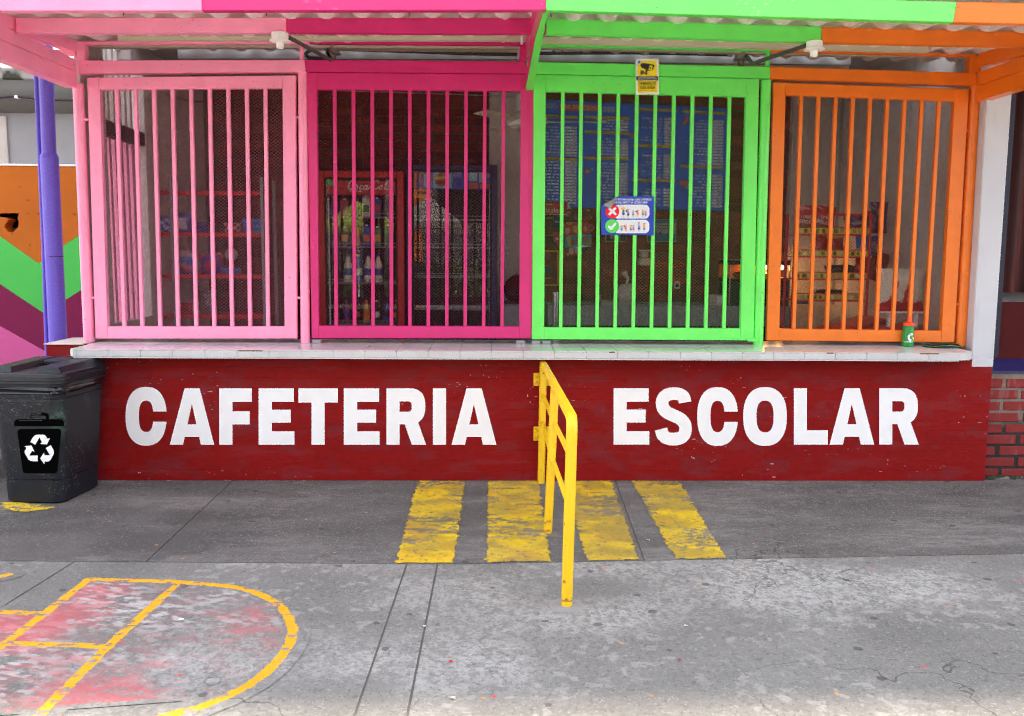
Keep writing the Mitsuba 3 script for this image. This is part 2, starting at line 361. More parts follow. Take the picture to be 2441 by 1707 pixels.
def circ(x, y, r, n=20, sy=1.): return Polygon([(x+r*math.cos(2*math.pi*i/n), y+r*sy*math.sin(2*math.pi*i/n)) for i in range(n)])
def sup(cx, cy, rx, ry, e=2.3, n=56):
    return Polygon([(cx+rx*abs(math.cos(t))**(2/e)*math.copysign(1, math.cos(t)), cy+ry*abs(math.sin(t))**(2/e)*math.copysign(1, math.sin(t))) for t in np.arange(n)*2*math.pi/n])
def rbox(x0, y0, x1, y1, r): return sbox(x0+r, y0+r, x1-r, y1-r).buffer(r, quad_segs=6)

# ================================================================== THE SETTING
# ground: one far sheet, concrete slabs on it with open joints, painted markings on the slabs
labels['ground'] = {'label': 'grey concrete school yard reaching out to the horizon', 'kind': 'structure'}
put('ground', box(-150, 150, -150, 60, -.6, -.10), 'concrete_far')
labels['ground'] = {'label': 'grey concrete school yard reaching out to the horizon', 'kind': 'structure'}
pv = thing('pavement', 'worn grey concrete pavement slabs in front of the counter', kind='structure')
part(pv, 'joint_bed', box(-14, 14, -16, 2.3, -.09, -.005), 'joint')
def jy(x): return -1.833+((-.2-x)*.0266 if x < -.2 else (x+.2)*.0475)
def slab(poly, name='slab', top=0., gap=.0045):
    p = Polygon(poly); q = p.buffer(-gap, join_style=2)
    if q.is_empty: return
    m = extr(q, .08); m.apply_translation((0, 0, top-.08)); part(pv, name, m, 'concrete')
j1a, j1b, j2a, j2b = _G(558, 1143), _G(351, 1337), _G(1467, 1148), _G(1537, 1340)
def ext(a, b, y): t = (y-a[1])/(b[1]-a[1]); return (a[0]+t*(b[0]-a[0]), y)
yb = 1.9
A = [ext(j1a, j1b, -.15), ext(j1a, j1b, jy(j1b[0]))]; B = [ext(j2a, j2b, -.15), ext(j2a, j2b, jy(j2b[0]))]
slab([(-12, jy(-12)), A[1], A[0], (-2.6, -.15), (-2.9, yb), (-12, yb)])
slab([A[1], (-.2, jy(-.2)), B[1], B[0], A[0]])
slab([B[1], (12, jy(12)), (12, yb), (3.2, yb), (3.2, -.15), B[0]])
j3a, j3b, j4a, j4b, j5a, j5b = _G(968, 1350), _G(851, 1690), _G(1042, 1350), _G(980, 1660), _G(171, 1343), _G(78, 1401)
def lo(a, b): return [ext(a, b, jy(a[0])), ext(a, b, -6.2)]
P3, P4, P5 = lo(j3a, j3b), lo(j4a, j4b), lo(j5a, j5b)
slab([(-12, jy(-12)), P5[0], P5[1], (-12, -6.2)]); slab([P5[0], P3[0], P3[1], P5[1]])
slab([P3[0], P4[0], P4[1], P3[1]]); slab([P4[0], (-.2, jy(-.2)), (12, jy(12)), (12, -6.2), P4[1]])
for a, b in ((-12, -5), (-5, 0), (0, 5), (5, 12)): slab([(a, -6.2), (b, -6.2), (b, -11), (a, -11)]); slab([(a, -11), (b, -11), (b, -15.5), (a, -15.5)])
def ragged(pts, amp=.006, step=.02, seed=1):
    r = random.Random(seed); out = []
    for a, b in zip(pts, pts[1:]+pts[:1]):
        n = max(2, int(math.dist(a, b)/step))
        for i in range(n): t = i/n; out.append((a[0]+t*(b[0]-a[0])+r.gauss(0, amp), a[1]+t*(b[1]-a[1])+r.gauss(0, amp*.6)))
    return Polygon(out).buffer(0)
def sheet(poly, z):
    ms = []
    for g in getattr(poly, 'geoms', [poly]):
        v, f = trimesh.creation.triangulate_polygon(g, engine='earcut'); ms.append(trimesh.Trimesh(np.column_stack([v, np.full(len(v), z)]), f, process=False))
    return cat(*ms)
ST = [[(996, 1147), (1108, 1147), (1081, 1344.8), (943.6, 1343.9)], [(1163.6, 1147), (1283.4, 1147), (1312.5, 1342), (1159.2, 1344)],
      [(1346.5, 1147), (1457.6, 1147), (1525, 1340.4), (1399.6, 1342)], [(1505.5, 1147), (1618.7, 1147), (1736.3, 1338.7), (1614.4, 1340.4)]]
SL = ['leftmost worn yellow stripe on the pavement', 'heavily worn yellow stripe left of the handrail', 'faded yellow stripe right of the handrail posts', 'rightmost yellow stripe on the pavement']
for i, (q, l) in enumerate(zip(ST, SL)):
    w = [tuple(_G(*a)) for a in q]; w = [(x, min(y, -.285)) for x, y in w]; w = [(x, max(y, jy(x)+.01)) for x, y in w]
    part(pv, 'yellow_stripe', sheet(ragged(w, seed=i), .003), 'stripe', label=l)
hop = unary_union([LineString(l).buffer(.07) for l in HOP_LINES]+[Polygon(q).buffer(.03) for q in HOP_FILL])
part(pv, 'hopscotch_marking', sheet(hop, .003), 'hopscotch', label='hopscotch court in yellow lines and worn red paint')
ym = [tuple(_G(*a)) for a in ((4, 1200), (40, 1196), (90, 1203), (130, 1212), (60, 1222), (10, 1215))]
part(pv, 'yellow_stripe', sheet(ragged(ym, .012, seed=9), .003), 'stripe', label='worn yellow paint patch under the black bin')
part(pv, 'post_collar', lathe([(0, .004), (.065, .003), (.075, 0)], 18, (.331, -2.339, 0)), 'concrete_far')
# the wall of the yard behind the bin has its own kerb
k0, k1 = pZ(-40, 1140)[1], pZ(10, 1100)[1]
kb = thing('kerb', 'speckled concrete kerb behind the black bin', kind='structure')
part(kb, 'kerb_stone', box(-9, -2.95, k0, 2.3, -.02, .13, .01), 'concrete')

# counter wall: painted brick courses with shallow joints, painted lettering
YW = -.27
XL, XR = -2.66, pY(2357, 1000, YW)[0]
cw = thing('counter_wall', 'dark red painted brick wall under the tiled counter', 'wall')
part(cw, 'core', box(XL, XR, YW+.0013, -.1, -.05, .80), 'red_wall')
bh, bl = .0665, .262
bd = mikit.ply(box(0, bl-.003, 0, .006, 0, bh-.0025, .001), 'mat_red_wall')
for i in range(12):
    x = XL+.002-(bl/2 if i % 2 else 0)
    while x < XR-.02:
        x0, x1 = max(x, XL+.002), min(x+bl-.003, XR-.002)
        if x1-x0 > .03:
            off = YW+rng.uniform(-.0003, .0003)
            if x1-x0 > bl-.005: part(cw, 'brick', at(bd, T().translate([x0, off, i*bh+.002])))
            else: part(cw, 'brick', box(x0, x1, off, off+.006, i*bh+.002, i*bh+bh-.0005, .001), 'red_wall')
        x += bl
# lettering, in pixels of the photograph laid on the wall's face
def zz(s, ox, oy): return lambda p: [(ox+x*s, oy+y*s) for x, y in p]
def wall_poly(poly, s, ox, oy):
    def m(r): return [(lambda q: (q[0], q[2]))(pY(ox+x*s, oy+y*s, YW-.002)) for x, y in r.coords]
    return unary_union([Polygon(m(g.exterior), [m(h) for h in g.interiors]) for g in getattr(poly, 'geoms', [poly])])
def LA(x0, x1, t, b):
    w = x1-x0; h = b-t; f = lambda u, v: (x0+u*w, t+v*h)
    return Polygon([f(*q) for q in ((0, 1), (.335, 0), (.672, 0), (1, 1), (.70, 1), (.66, .862), (.34, .862), (.30, 1))], [[f(*q) for q in ((.40, .637), (.60, .637), (.498, .28))]])
def LE(x0, x1, t, b, s, kind='E'):
    h = b-t; bars = [sbox(x0, t, x1-(x1-x0)*.015, t+.243*h)]
    bars += [sbox(x0, t+.38*h, x1-(x1-x0)*.10, t+.61*h)] if kind == 'E' else [sbox(x0, t+.405*h, x1-(x1-x0)*.08, t+.64*h)]
    if kind == 'E': bars.append(sbox(x0, b-.24*h, x1, b))
    return unary_union([sbox(x0, t, x0+s, b)]+bars)
def LC(x0, x1, t, b, s):
    h = b-t; c = (x0+x1)/2; o = sup(c, (t+b)/2, (x1-x0)/2, h/2, 2.35); i = sup(c-(x1-x0)*.0, (t+b)/2, (x1-x0)/2-s, h/2-.235*h, 2.6)
    return o.difference(i).difference(sbox(c, t+.418*h, x1+9, t+.592*h)).union(sbox(c+(x1-x0)*.19, t+.38*h, x1, t+.418*h).intersection(o)).union(sbox(c+(x1-x0)*.2, t+.592*h, x1, t+.65*h).intersection(o))
def LO(x0, x1, t, b, s):
    h = b-t; c = (x0+x1)/2; return sup(c, (t+b)/2, (x1-x0)/2, h/2, 2.35).difference(sup(c, (t+b)/2, (x1-x0)/2-s, h/2-.232*h, 2.6))
def LR(x0, x1, t, b, s):
    h = b-t; w = x1-x0
    bowl = sbox(x0, t, x0+.6*w, t+.637*h).union(sup(x0+.56*w, t+.318*h, .42*w, .318*h, 2.5)).intersection(sbox(x0, t, x1, b))
    hole = sbox(x0+s, t+.232*h, x0+.55*w, t+.416*h).union(sup(x0+.55*w, t+.324*h, .09*w, .092*h, 2.3))
    leg = Polygon([(x0+.44*w, t+.60*h), (x0+.775*w, t+.56*h), (x1, b), (x0+.642*w, b)])
    return unary_union([sbox(x0, t, x0+s, b), bowl.difference(hole), leg.difference(hole)])
def LS(x0, x1, t, b):
    cl = [(568, 175), (562, 140), (538, 118), (490, 111), (440, 120), (412, 148), (406, 180), (412, 215), (440, 246), (490, 268), (535, 288), (566, 320), (573, 358), (566, 398), (540, 425), (492, 434), (440, 428), (410, 404), (399, 362)]
    for _ in range(3):
        n = [cl[0]]
        for a, q in zip(cl[:-1], cl[1:]): n += [(.75*a[0]+.25*q[0], .75*a[1]+.25*q[1]), (.25*a[0]+.75*q[0], .25*a[1]+.75*q[1])]
        cl = n+[cl[-1]]
    g = LineString(cl).buffer(44.5, cap_style=2)
    return g.difference(sbox(527, 197, 700, 225)).difference(sbox(300, 300, 440, 337)).intersection(sbox(353, 60, 622, 485))
s1, s2 = (1060/2296, 200, 860), (780/2296, 1440, 900)
word1 = [('C', LC(215, 427, 135, 439, 69)), ('A', LA(443, 673, 142, 434)), ('F', LE(698, 870, 142, 434, 69, 'F')), ('E', LE(902, 1087, 142, 434, 69)),
         ('T', sbox(1107, 142, 1312, 216).union(sbox(1175, 142, 1243, 434))), ('E', LE(1342, 1527, 142, 434, 69)), ('R', LR(1562, 1767, 142, 434, 68)), ('I', sbox(1802, 142, 1870, 434)), ('A', LA(1898, 2130, 142, 434))]
word2 = [('E', LE(67, 317, 74, 471, 92)), ('S', LS(353, 621, 67, 480)), ('C', LC(653, 939, 67, 480, 94)), ('O', LO(976, 1283, 67, 480, 94)),
         ('L', sbox(1332, 74, 1424, 471).union(sbox(1332, 369, 1571, 471))), ('A', LA(1582, 1896, 74, 471)), ('R', LR(1930, 2208, 74, 471, 92))]
for word, s in ((word1, s1), (word2, s2)):
    for ch, g in word: part(cw, 'letter', framed(sheet(wall_poly(g, *s), 0.), (0, YW-.0018, 0), FX, FZ), 'white_lettering', label=f'white capital letter {ch} painted on the red wall')

# counter: slab, edge tiles, top tiles, chipped spots
YF, ZC, ZB = -.43, .86, .809
xl, xr = pY(163, 845, YF)[0], pY(2336, 845, YF)[0]
out = Polygon([(xl+.03, YF), (xl, YF+.03), (xl, .26), (xr, .26), (xr, -.30)]+[(xr-.13+.13*math.cos(a), -.30-.13*math.sin(a)) for a in np.linspace(0, math.pi/2, 9)[1:]])
ct = thing('counter', 'long serving counter covered in white ceramic tiles', 'counter')
m = extr(out.buffer(-.007), ZC-.006-ZB); m.apply_translation((0, 0, ZB)); part(ct, 'slab', m, 'grout')
tx0 = pY(181.5, 845, YF)[0]; tp = .1949
for r, (ya, ybk) in enumerate(((YF-.002, YF+.19), (YF+.19, YF+.385), (YF+.385, YF+.58), (YF+.58, .262))):
    for i in range(-1, 30):
        g = sbox(tx0+i*tp+.001, ya+.001, tx0+(i+1)*tp-.001, ybk-.001).intersection(out.buffer(.001))
        if g.area < .0008: continue
        a = extr(g.buffer(-.0012, join_style=2), .0065); a.apply_translation((0, 0, ZC-.0065+rng.uniform(-.0003, .0003))); part(ct, 'top_tile', a, 'tile')
for i in range(-1, 28):
    x0, x1 = max(tx0+i*tp, xl+.03), min(tx0+(i+1)*tp, xr-.13)
    if x1-x0 > .01: part(ct, 'edge_tile', box(x0+.001, x1-.001, YF-.0015+rng.uniform(-.0008, .0008), YF+.007, ZB+.006, ZC-.0075, .0015), 'tile')
part(ct, 'edge_tile', hull([(x, y, z) for z in (ZB+.006, ZC-.0075) for x, y in ((xl+.029, YF-.001), (xl-.001, YF+.029), (xl+.006, YF+.033), (xl+.032, YF+.006))]), 'tile')
part(ct, 'edge_tile', box(xl-.001, xl+.006, YF+.032, .05, ZB+.006, ZC-.0075, .0015), 'tile')
for a0, a1 in ((1.57, 1.15), (1.13, .72), (.70, .3), (.28, -.02)):
    q = [(xr-.13+r*math.cos(a), -.30-r*math.sin(a)) for r, aa in ((.131, np.linspace(a0, a1, 4)), (.123, np.linspace(a1, a0, 4))) for a in aa]
    a = extr(Polygon(q), ZC-.0075-ZB-.006); a.apply_translation((0, 0, ZB+.006)); part(ct, 'edge_tile', a, 'tile')
part(ct, 'bottom_trim', box(xl+.03, xr-.13, YF-.001, YF+.02, ZB-.003, ZB+.0045, .001), 'tile')
for u0, u1 in ((568, 626), (1452, 1466), (1972, 1988), (2194, 2240)):
    a, b = pY(u0, 836, YF-.003), pY(u1, 836, YF-.003); part(ct, 'chipped_edge', box(a[0], b[0], YF-.0035, YF+.004, ZC-.009, ZC-.0012, .001), 'chip')

# end pilaster on the right, and the low return at the left
pl = thing('pilaster', 'white painted pilaster at the right end of the counter', 'pillar')
def up_(a, b, z): t = (z-a[2])/(b[2]-a[2]); q = a+(b-a)*t; return (q[0], z)
pa, pb_, pc, pd = pY(2317, 840, -.1), pY(2356, 165, -.1), pY(2369, 860, -.1), pY(2413, 216, -.1)
part(pl, 'shaft', wplate([up_(pa, pb_, .70), up_(pc, pd, .70), up_(pc, pd, 3.4), up_(pa, pb_, 3.4)], -.1, .25, .006), 'plaster_white')
part(pl, 'foot', box(pY(2317, 862, YW)[0], XR+.002, YW-.003, -.095, .752, .8045, .003), 'plaster_white')
lr = thing('low_wall', 'low red wall end with a grey ledge behind the bin', 'wall')
part(lr, 'core', box(-2.95, -2.71, .1, .5, 0, .828), 'red_wall'); part(lr, 'ledge', box(-2.965, -2.71, .09, .52, .829, .838, .003), 'plaster_grey')

# neighbour bay on the right: brick apron, blue ledge, dark opening with a curtain
YN = YW+.085
nb = thing('neighbour_wall', 'red brick wall with grey and dark joints at right edge', 'wall')
xn0 = pY(2346, 1000, YN)[0]-.03
part(nb, 'core', box(xn0, 5.2, YN+.008, .2, -.05, .70), 'mortar_red')
zt = pY(2400, 903, YN)[2]; ch = .0755
for i in range(9):
    z1 = zt-i*ch; z0 = z1-.060
    if z1 < .02: break
    x = xn0+(.03 if i % 2 else -.09)+.015*math.sin(i*5)
    while x < 5.1:
        a, b = max(x, xn0+.004), x+.232
        if b-a > .03: part(nb, 'brick', box(a+.004, b-.006+rng.uniform(-.006, .006), YN+rng.uniform(-.003, .003), YN+.06, max(z0, .01), z1+rng.uniform(-.003, .003), .004), 'brick_red')
        x += .25
q = thing('moss_strip', 'strip of dark moss and crumbled mortar at wall foot on the right', 'moss', kind='stuff')
g = trimesh.creation.icosphere(subdivisions=1, radius=1.); ms = []
for i in range(60):
    c = g.copy(); s = rng.uniform(.008, .022); c.vertices *= (s*1.9, s, s*.8); c.apply_translation((rng.uniform(xn0-.02, xn0+.6), YN-.012+rng.uniform(-.03, .02), .004)); ms.append(c)
put(q, cat(*ms), 'moss', 30, label=labels[q]['label'], kind='stuff'); labels[q] = {'label': 'strip of dark moss and crumbled mortar at wall foot on the right', 'category': 'moss', 'kind': 'stuff'}
nw = thing('neighbour_window', 'dark window opening with red curtain beside the white pilaster', 'window')
xw = pY(2372, 800, YN)[0]
part(nw, 'ledge', hull([(xw-.02, YN-.004, .70), (5.2, YN-.004, .70), (xw-.02, YN-.004, .715), (5.2, YN-.004, .715), (xw-.02, .25, .80), (5.2, .25, .80), (xw-.02, .25, .70), (5.2, .25, .70)]), 'navy')
part(nw, 'lintel', box(xw-.1, 5.2, .0, .3, 2.72, 3.3), 'plaster_white'); part(nw, 'lower_panel', box(xw-.02, 5.2, .08, .14, .75, pY(2420, 721, .08)[2], .003), 'dark_red', label='dark red panel below the curtain')
xs = np.linspace(xw, 5.2, 90); cv = np.array([(x, .46+.035*math.sin(x*38)+.02*math.sin(x*17), z) for x in xs for z in (1.2, 3.2)])
part(nw, 'curtain', trimesh.Trimesh(cv, [f for i in range(89) for f in ((2*i, 2*i+2, 2*i+3), (2*i, 2*i+3, 2*i+1))], process=False), 'curtain', True)
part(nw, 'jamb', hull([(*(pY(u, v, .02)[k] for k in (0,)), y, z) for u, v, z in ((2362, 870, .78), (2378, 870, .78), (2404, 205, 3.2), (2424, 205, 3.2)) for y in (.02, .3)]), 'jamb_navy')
part(nw, 'back_wall', box(xw-.1, 5.2, .7, .76, .5, 3.3), 'plaster_white')

# the room: back wall with bricks, side walls, ceiling, column, floor
YB, XWL, XWR = 2.55, -2.612, 3.2
bw = thing('back_wall', 'bare red brick wall at the back of the room', 'wall')
part(bw, 'core', box(XWL-.1, XWR+.1, YB+.012, YB+.2, 0, 3.05), 'mortar')
vars_ = [mikit.ply(box(0, .246, 0, .05, 0, .061, .004), f'mat_brick_{k}') for k in 'abc']
rest = []
cand = []
for i in range(39):
    z = .02+i*.0765
    for j in range(24):
        x = XWL+.01+j*.262-(.131 if i % 2 else 0)
        if x < XWL or x+.25 > XWR: continue
        xc, zc = x+.12, z+.03
        vis = (xc < -1.85 and z > .95) or (-1.65 < xc < .02 and z > 2.0) or (.45 < xc < 2.3 and (.98 < z < 1.88)) or (.45 < xc < 2.3 and z > 2.58) or (2.1 < xc < 2.9 and z > .95)
        (cand if vis and z < 2.80 else rest).append((x, z))
if len(cand) > 290: rest += cand[290:]; cand = cand[:290]
for x, z in cand: part(bw, 'brick', at(rng.choice(vars_), T().translate([x, YB+rng.uniform(-.002, .002), z])))
part(bw, 'brick_infill', cat(*[box(x, x+.246, YB, YB+.05, z, z+.061) for x, z in rest]), 'brick_a', kind='stuff', label='remaining bricks hidden behind the coolers and the price board')
cl = thing('column', 'grey plastered column between the two brick bays', 'pillar')
xa, xb = pY(1166, 400, YB-.2)[0], pY(1296, 400, YB-.2)[0]
part(cl, 'shaft', box(xa, xb, YB-.2, YB+.02, 0, 2.98, .006), 'plaster_grey')
c2 = thing('column', 'brown grey plastered corner column behind the snack rack', 'pillar')
part(c2, 'shaft', box(pY(1885, 400, YB-.08)[0], XWR, YB-.08, YB+.03, 0, 2.98, .006), 'plaster_grey')
rw = thing('right_wall', 'grey plastered side wall on the right of the room', 'wall'); part(rw, 'core', box(XWR, XWR+.15, .02, YB+.1, 0, 3.05), 'plaster_grey')
for y in (2.33, 2.37): part(rw, 'conduit', tube([(XWR-.008, y, 1.0), (XWR-.008, y, 2.95)], .006, 8), 'grey')
lw = thing('left_wall', 'grey plastered side wall with a barred window on the left', 'wall')
W0, W1, Z0, Z1 = .27, 1.12, .95, 2.86
for a in ((.03, W0, 0, 3.05), (W1, YB+.1, 0, 3.05), (W0, W1, 0, Z0), (W0, W1, Z1, 3.05)): part(lw, 'panel', box(XWL-.034, XWL, a[0], a[1], a[2], a[3]), 'plaster_grey')
wi = thing('barred_window', 'window in left wall with upright pink and grey slats', 'window')
part(wi, 'transom', box(XWL-.065, XWL+.02, W0+.002, W1-.002, 2.235, 2.335, .004), 'dark')
for y in (W0+.003, W1-.073): part(wi, 'jamb', box(XWL-.06, XWL+.025, y, y+.07, Z0+.002, Z1-.002, .004), 'plaster_grey')
for i in range(6):
    y = W0+.115+i*.1
    part(wi, 'upper_slat', box(XWL-.045, XWL-.02, y, y+.042, 2.337, Z1-.002, .002), 'plaster_grey')
    part(wi, 'lower_slat', box(XWL-.045, XWL-.02, y, y+(.042 if i < 5 else .10), Z0+.002, 2.233, .002), 'pink')
cg = thing('ceiling', 'grey plastered ceiling slab over the room', 'ceiling'); part(cg, 'slab', box(XWL-.1, XWR+.1, .62, YB+.2, 2.97, 3.08), 'soffit')
bm = thing('concrete_beam', 'pale grey concrete beam under the roof above the gates', 'beam')
for i, (u0, u1, va, vb) in enumerate(((424, 1240, 139, 141), (1250, 2028, 146, 154))):
    a, b, c_, d_ = pY(u0, va, .4), pY(u1, vb, .4), None, None
    part(bm, 'face', hull([(x, y, z) for x, zb in ((a[0]-(.05 if i else 0), a[2]), (b[0], b[2])) for y in (.4, .6) for z in (zb, 3.3)]), 'soffit')
    part(bm, 'lower_lip', hull([(x, y, z) for x, zb in ((a[0], a[2]), (b[0], b[2])) for y in (.43, .58) for z in (zb-.025, zb-.002)]), 'plaster_grey')
uw = thing('offscreen_upper_wall', 'plain offscreen upper wall added above the canopy to shade the pavement', 'wall'); part(uw, 'core', box(-3.0, 9, .62, 9.0, 3.09, 6.15), 'plaster_white')  # added unseen mass; its height sets where the shadow edge falls
fl = thing('room_floor', 'dark grey floor inside the room', kind='structure'); part(fl, 'slab', box(XWL, XWR, .0, YB, -.05, .02), 'concrete_far')
jb = thing('junction_box', 'white junction box under the ceiling at the left', 'box')
a, b = pY(284, 112, .8), pY(321, 142, .8); part(jb, 'body', box(a[0], b[0], .72, .9, b[2]-.02, a[2], .006), 'plaster_grey'); part(jb, 'cap', box(a[0]+.012, b[0]-.02, .74, .88, b[2]-.06, b[2]-.021, .006), 'cream')

# the painted yard wall on the left
YP = 2.2
yw = thing('painted_wall', 'wall painted in orange, green, plum and pink chevrons', 'wall')
def pw(uv, y=YP): return [(pY(u, v, y)[0], pY(u, v, y)[2]) for u, v in uv]
xe = -3.32
def panel(uv, mat, y, lab):
    g = Polygon(pw(uv)).intersection(sbox(-6, .1, xe, 4))
    part(yw, 'colour_field', framed(extr(g, .01), (0, y, 0), FX, FZ), mat, label=lab)
hole = Polygon(pw([(-30, 511), (0, 509), (12, 508), (47, 508), (43, 520), (46, 530), (45, 541), (31, 555), (20, 553), (12, 542), (14, 534), (22, 524), (12, 518), (0, 517), (-30, 518)]))
g = Polygon(pw([(-200, 396), (200, 396), (330, 396), (330, 480), (190, 560), (148, 589), (93, 628), (0, 562), (-200, 424)])).intersection(sbox(-6, .1, xe, 4)).difference(hole)
part(yw, 'colour_field', framed(extr(g, .01), (0, YP, 0), FX, FZ), 'orange_wall', label='orange field of the painted wall with a ragged hole')
panel([(-200, 424), (0, 562), (93, 628), (148, 589), (330, 468), (330, 588), (195, 691), (113, 743), (104, 745), (0, 676), (-200, 540)], 'green_wall', YP, 'green chevron band')
panel([(-200, 540), (0, 676), (104, 745), (113, 743), (195, 691), (330, 588), (330, 1120), (150, 860), (0, 776), (-200, 640)], 'plum_wall', YP, 'plum chevron band')
panel([(-200, 640), (0, 776), (150, 860), (330, 1120), (-200, 1120)], 'pink_wall', YP, 'pink field at the foot of the wall')
part(yw, 'core', framed(extr(sbox(-6, 0, xe, pY(0, 396, YP)[2]).difference(hole), .12), (0, YP+.125, 0), FX, FZ), 'orange_wall')
part(yw, 'hole_recess', cat(box(-5.2, -3.6, YP+.60, YP+.62, 1.3, 2.2), box(-5.2, -3.6, YP+.126, YP+.60, 2.2, 2.22), box(-5.2, -3.6, YP+.126, YP+.60, 1.28, 1.3), box(-5.22, -5.2, YP+.126, YP+.62, 1.28, 2.22), box(-3.6, -3.58, YP+.126, YP+.62, 1.28, 2.22)), 'counter_grey')
for u in (27, 36): a = pY(u, 530, YP+.2); part(yw, 'grille_bar', box(a[0]-.008, a[0]+.008, YP+.2, YP+.215, 1.4, 2.0), 'dark')
a = pY(30, 545, YP+.2); part(yw, 'grille_bar', box(a[0]-.2, a[0]+.2, YP+.19, YP+.2, a[2]-.006, a[2]+.006), 'white')
zo, zl, zm = pY(60, 396, YP)[2], pY(60, 268, YP)[2], pY(60, 203, YP)[2]
part(yw, 'white_panel', box(-6, xe, YP+.05, YP+.13, zo+.004, zl+.02), 'counter_grey'); part(yw, 'ledge_line', box(-6, xe, YP-.02, YP+.12, zo, zo+.018, .003), 'white')
part(yw, 'white_return', box(-6, pY(12, 320, YP)[0], YP+.03, YP+.049, zo+.02, zl-.03), 'plaster_grey')
cvp = [(YP-.24, zm), (YP-.235, zm-.03)]+[(YP+.06-.295*math.cos(t), zm-.03-(zm-.03-zl)*math.sin(t)) for t in np.linspace(.05, math.pi/2, 14)]
cvv = np.array([(x, y, z) for y, z in cvp for x in (-6, xe)]); part(yw, 'concrete_cove', trimesh.Trimesh(cvv, [f for i in range(len(cvp)-1) for f in ((2*i, 2*i+1, 2*i+3), (2*i, 2*i+3, 2*i+2))], process=False), 'lintel_grey', 60); part(yw, 'stained_edge', box(-6, xe, YP-.26, YP+.13, zm+.002, pY(60, 174, YP)[2], .01), 'stained_concrete', label='mossy stained top edge of the concrete lintel')
part(yw, 'side_wall', box(xe+.002, -2.9, YP, YP+.13, 1.02, 3.0), 'plaster_white'); part(yw, 'side_dado', box(xe+.002, -2.9, YP-.004, YP+.13, 0, 1.018), 'brown')
cb = thing('wall_cable', 'thin dark cable strung along the concrete lintel at left', 'cable')
put(cb+'__cable', tube([pY(u, v, YP-.24) for u, v in ((-60, 237), (0, 233), (37, 230), (85, 236), (130, 239), (190, 240))], .008, 8), 'dark'); part(cb, 'clip', box(*[pY(37, 230, YP-.26)[0]+d for d in (-.012, .012)], YP-.26, YP-.22, pY(37, 234, YP-.26)[2], pY(37, 227, YP-.26)[2]), 'white')

# ================================================================== STEEL FRAME, ROOF, GATES
fr = thing('canopy_frame', 'welded steel canopy frame painted pink, magenta, green and orange', 'frame')
G0 = -.02
def fp(name, uv, mat, y0=G0, y1=.05, b=.003, **k): return part(fr, name, plate(uv, y0, y1, b), mat, **k)
def post(path, r, mat, label=None): return part(fr, 'round_post', tube(path, r, 22), mat, 40, label=label)
def at0(u0, v0, u1, v1, zt=None, zb=.861):
    a, b = pY(u0, v0, .0), pY(u1, v1, .0); t = lambda z: a+(b-a)*((z-a[2])/(b[2]-a[2])); return [t(zb), t(zt if zt else a[2])]
post(at0(186.2, 200, 212.7, 816.7), .034, 'pink', 'pink round post at the left end')
post(at0(721.9, 172, 728.2, 820), .031, 'pink', 'pink round post between the pink and magenta gates')
post(at0(1826, 192, 1807, 824), .033, 'green', 'green round post between the green and orange gates')
post(at0(2324, 205, 2289, 824), .034, 'orange', 'orange round post at the right end')
# headers: lower beam over the gates
fp('header', [(184, 144), (726, 142.3), (728, 171.8), (184, 175)], 'pink', label='pink header beam')
fp('header', [(726.5, 142.3), (1247.5, 147), (1256, 147), (1258, 176), (729, 171.8)], 'magenta', label='magenta header beam')
fp('header', [(1256.5, 147.3), (1277, 148), (1836.5, 158.7), (1836, 187), (1258.5, 176)], 'green', label='green header beam')
fp('header', [(1837.2, 158.7), (2328, 174), (2328, 205), (1836.6, 187.4)], 'orange', label='orange header beam')
# thin top rails and the short uprights
fp('top_rail', [(202, 98.3), (736, 96), (737, 104.5), (202, 106.6)], 'pink', -.015, .015, .002)
fp('top_rail', [(737, 96), (1258, 101), (1258, 108.5), (738, 104.5)], 'magenta', -.015, .015, .002)
fp('top_rail', [(1262, 101), (1293, 101.3), (1838, 114), (1838, 122), (1293, 111), (1262, 110)], 'green', -.015, .015, .002)
fp('top_rail', [(1839, 114.5), (2328, 129), (2328, 136), (1839, 123)], 'orange', -.015, .015, .002)
fp('upright', [(183, 98), (201.5, 98), (201.5, 143.8), (183, 143.8)], 'pink', -.018, .045)
fp('upright', [(714, 104.8), (722.6, 104.8), (722.6, 142), (714, 142)], 'pink', -.014, .014, .002)
fp('upright', [(1238.5, 108.8), (1254.5, 109), (1254.5, 147), (1238.5, 146.8)], 'magenta', -.018, .03)
fp('upright', [(1826.5, 122.5), (1835, 122.7), (1835, 158.3), (1826.5, 158.2)], 'green', -.014, .014, .002)
fp('upright', [(2313, 136), (2341, 136.6), (2339, 174.2), (2311.5, 173.4)], 'orange', -.018, .045)
# the front purlin that carries the roof edge
YB2 = -.79
def b2(uv, mat, lab): fp('front_beam', uv, mat, YB2, YB2+.05, .003, label=lab)
b2([(36.6, 42.5), (681.8, 42.3), (681.8, 77.4), (39, 78.5)], 'pink', 'pink front beam under the roof edge')
b2([(682.4, 42.3), (1301.3, 42), (1301.3, 79.5), (682.4, 77.4)], 'magenta', 'magenta front beam under the roof edge')
b2([(1302, 44.6), (1641, 53.4), (1959, 63.8), (1958, 101), (1641, 90), (1302, 80.2)], 'green', 'green front beam under the roof edge')
b2([(1959.8, 63.9), (2500, 77.5), (2500, 112.5), (1958.8, 101)], 'orange', 'orange front beam under the roof edge')
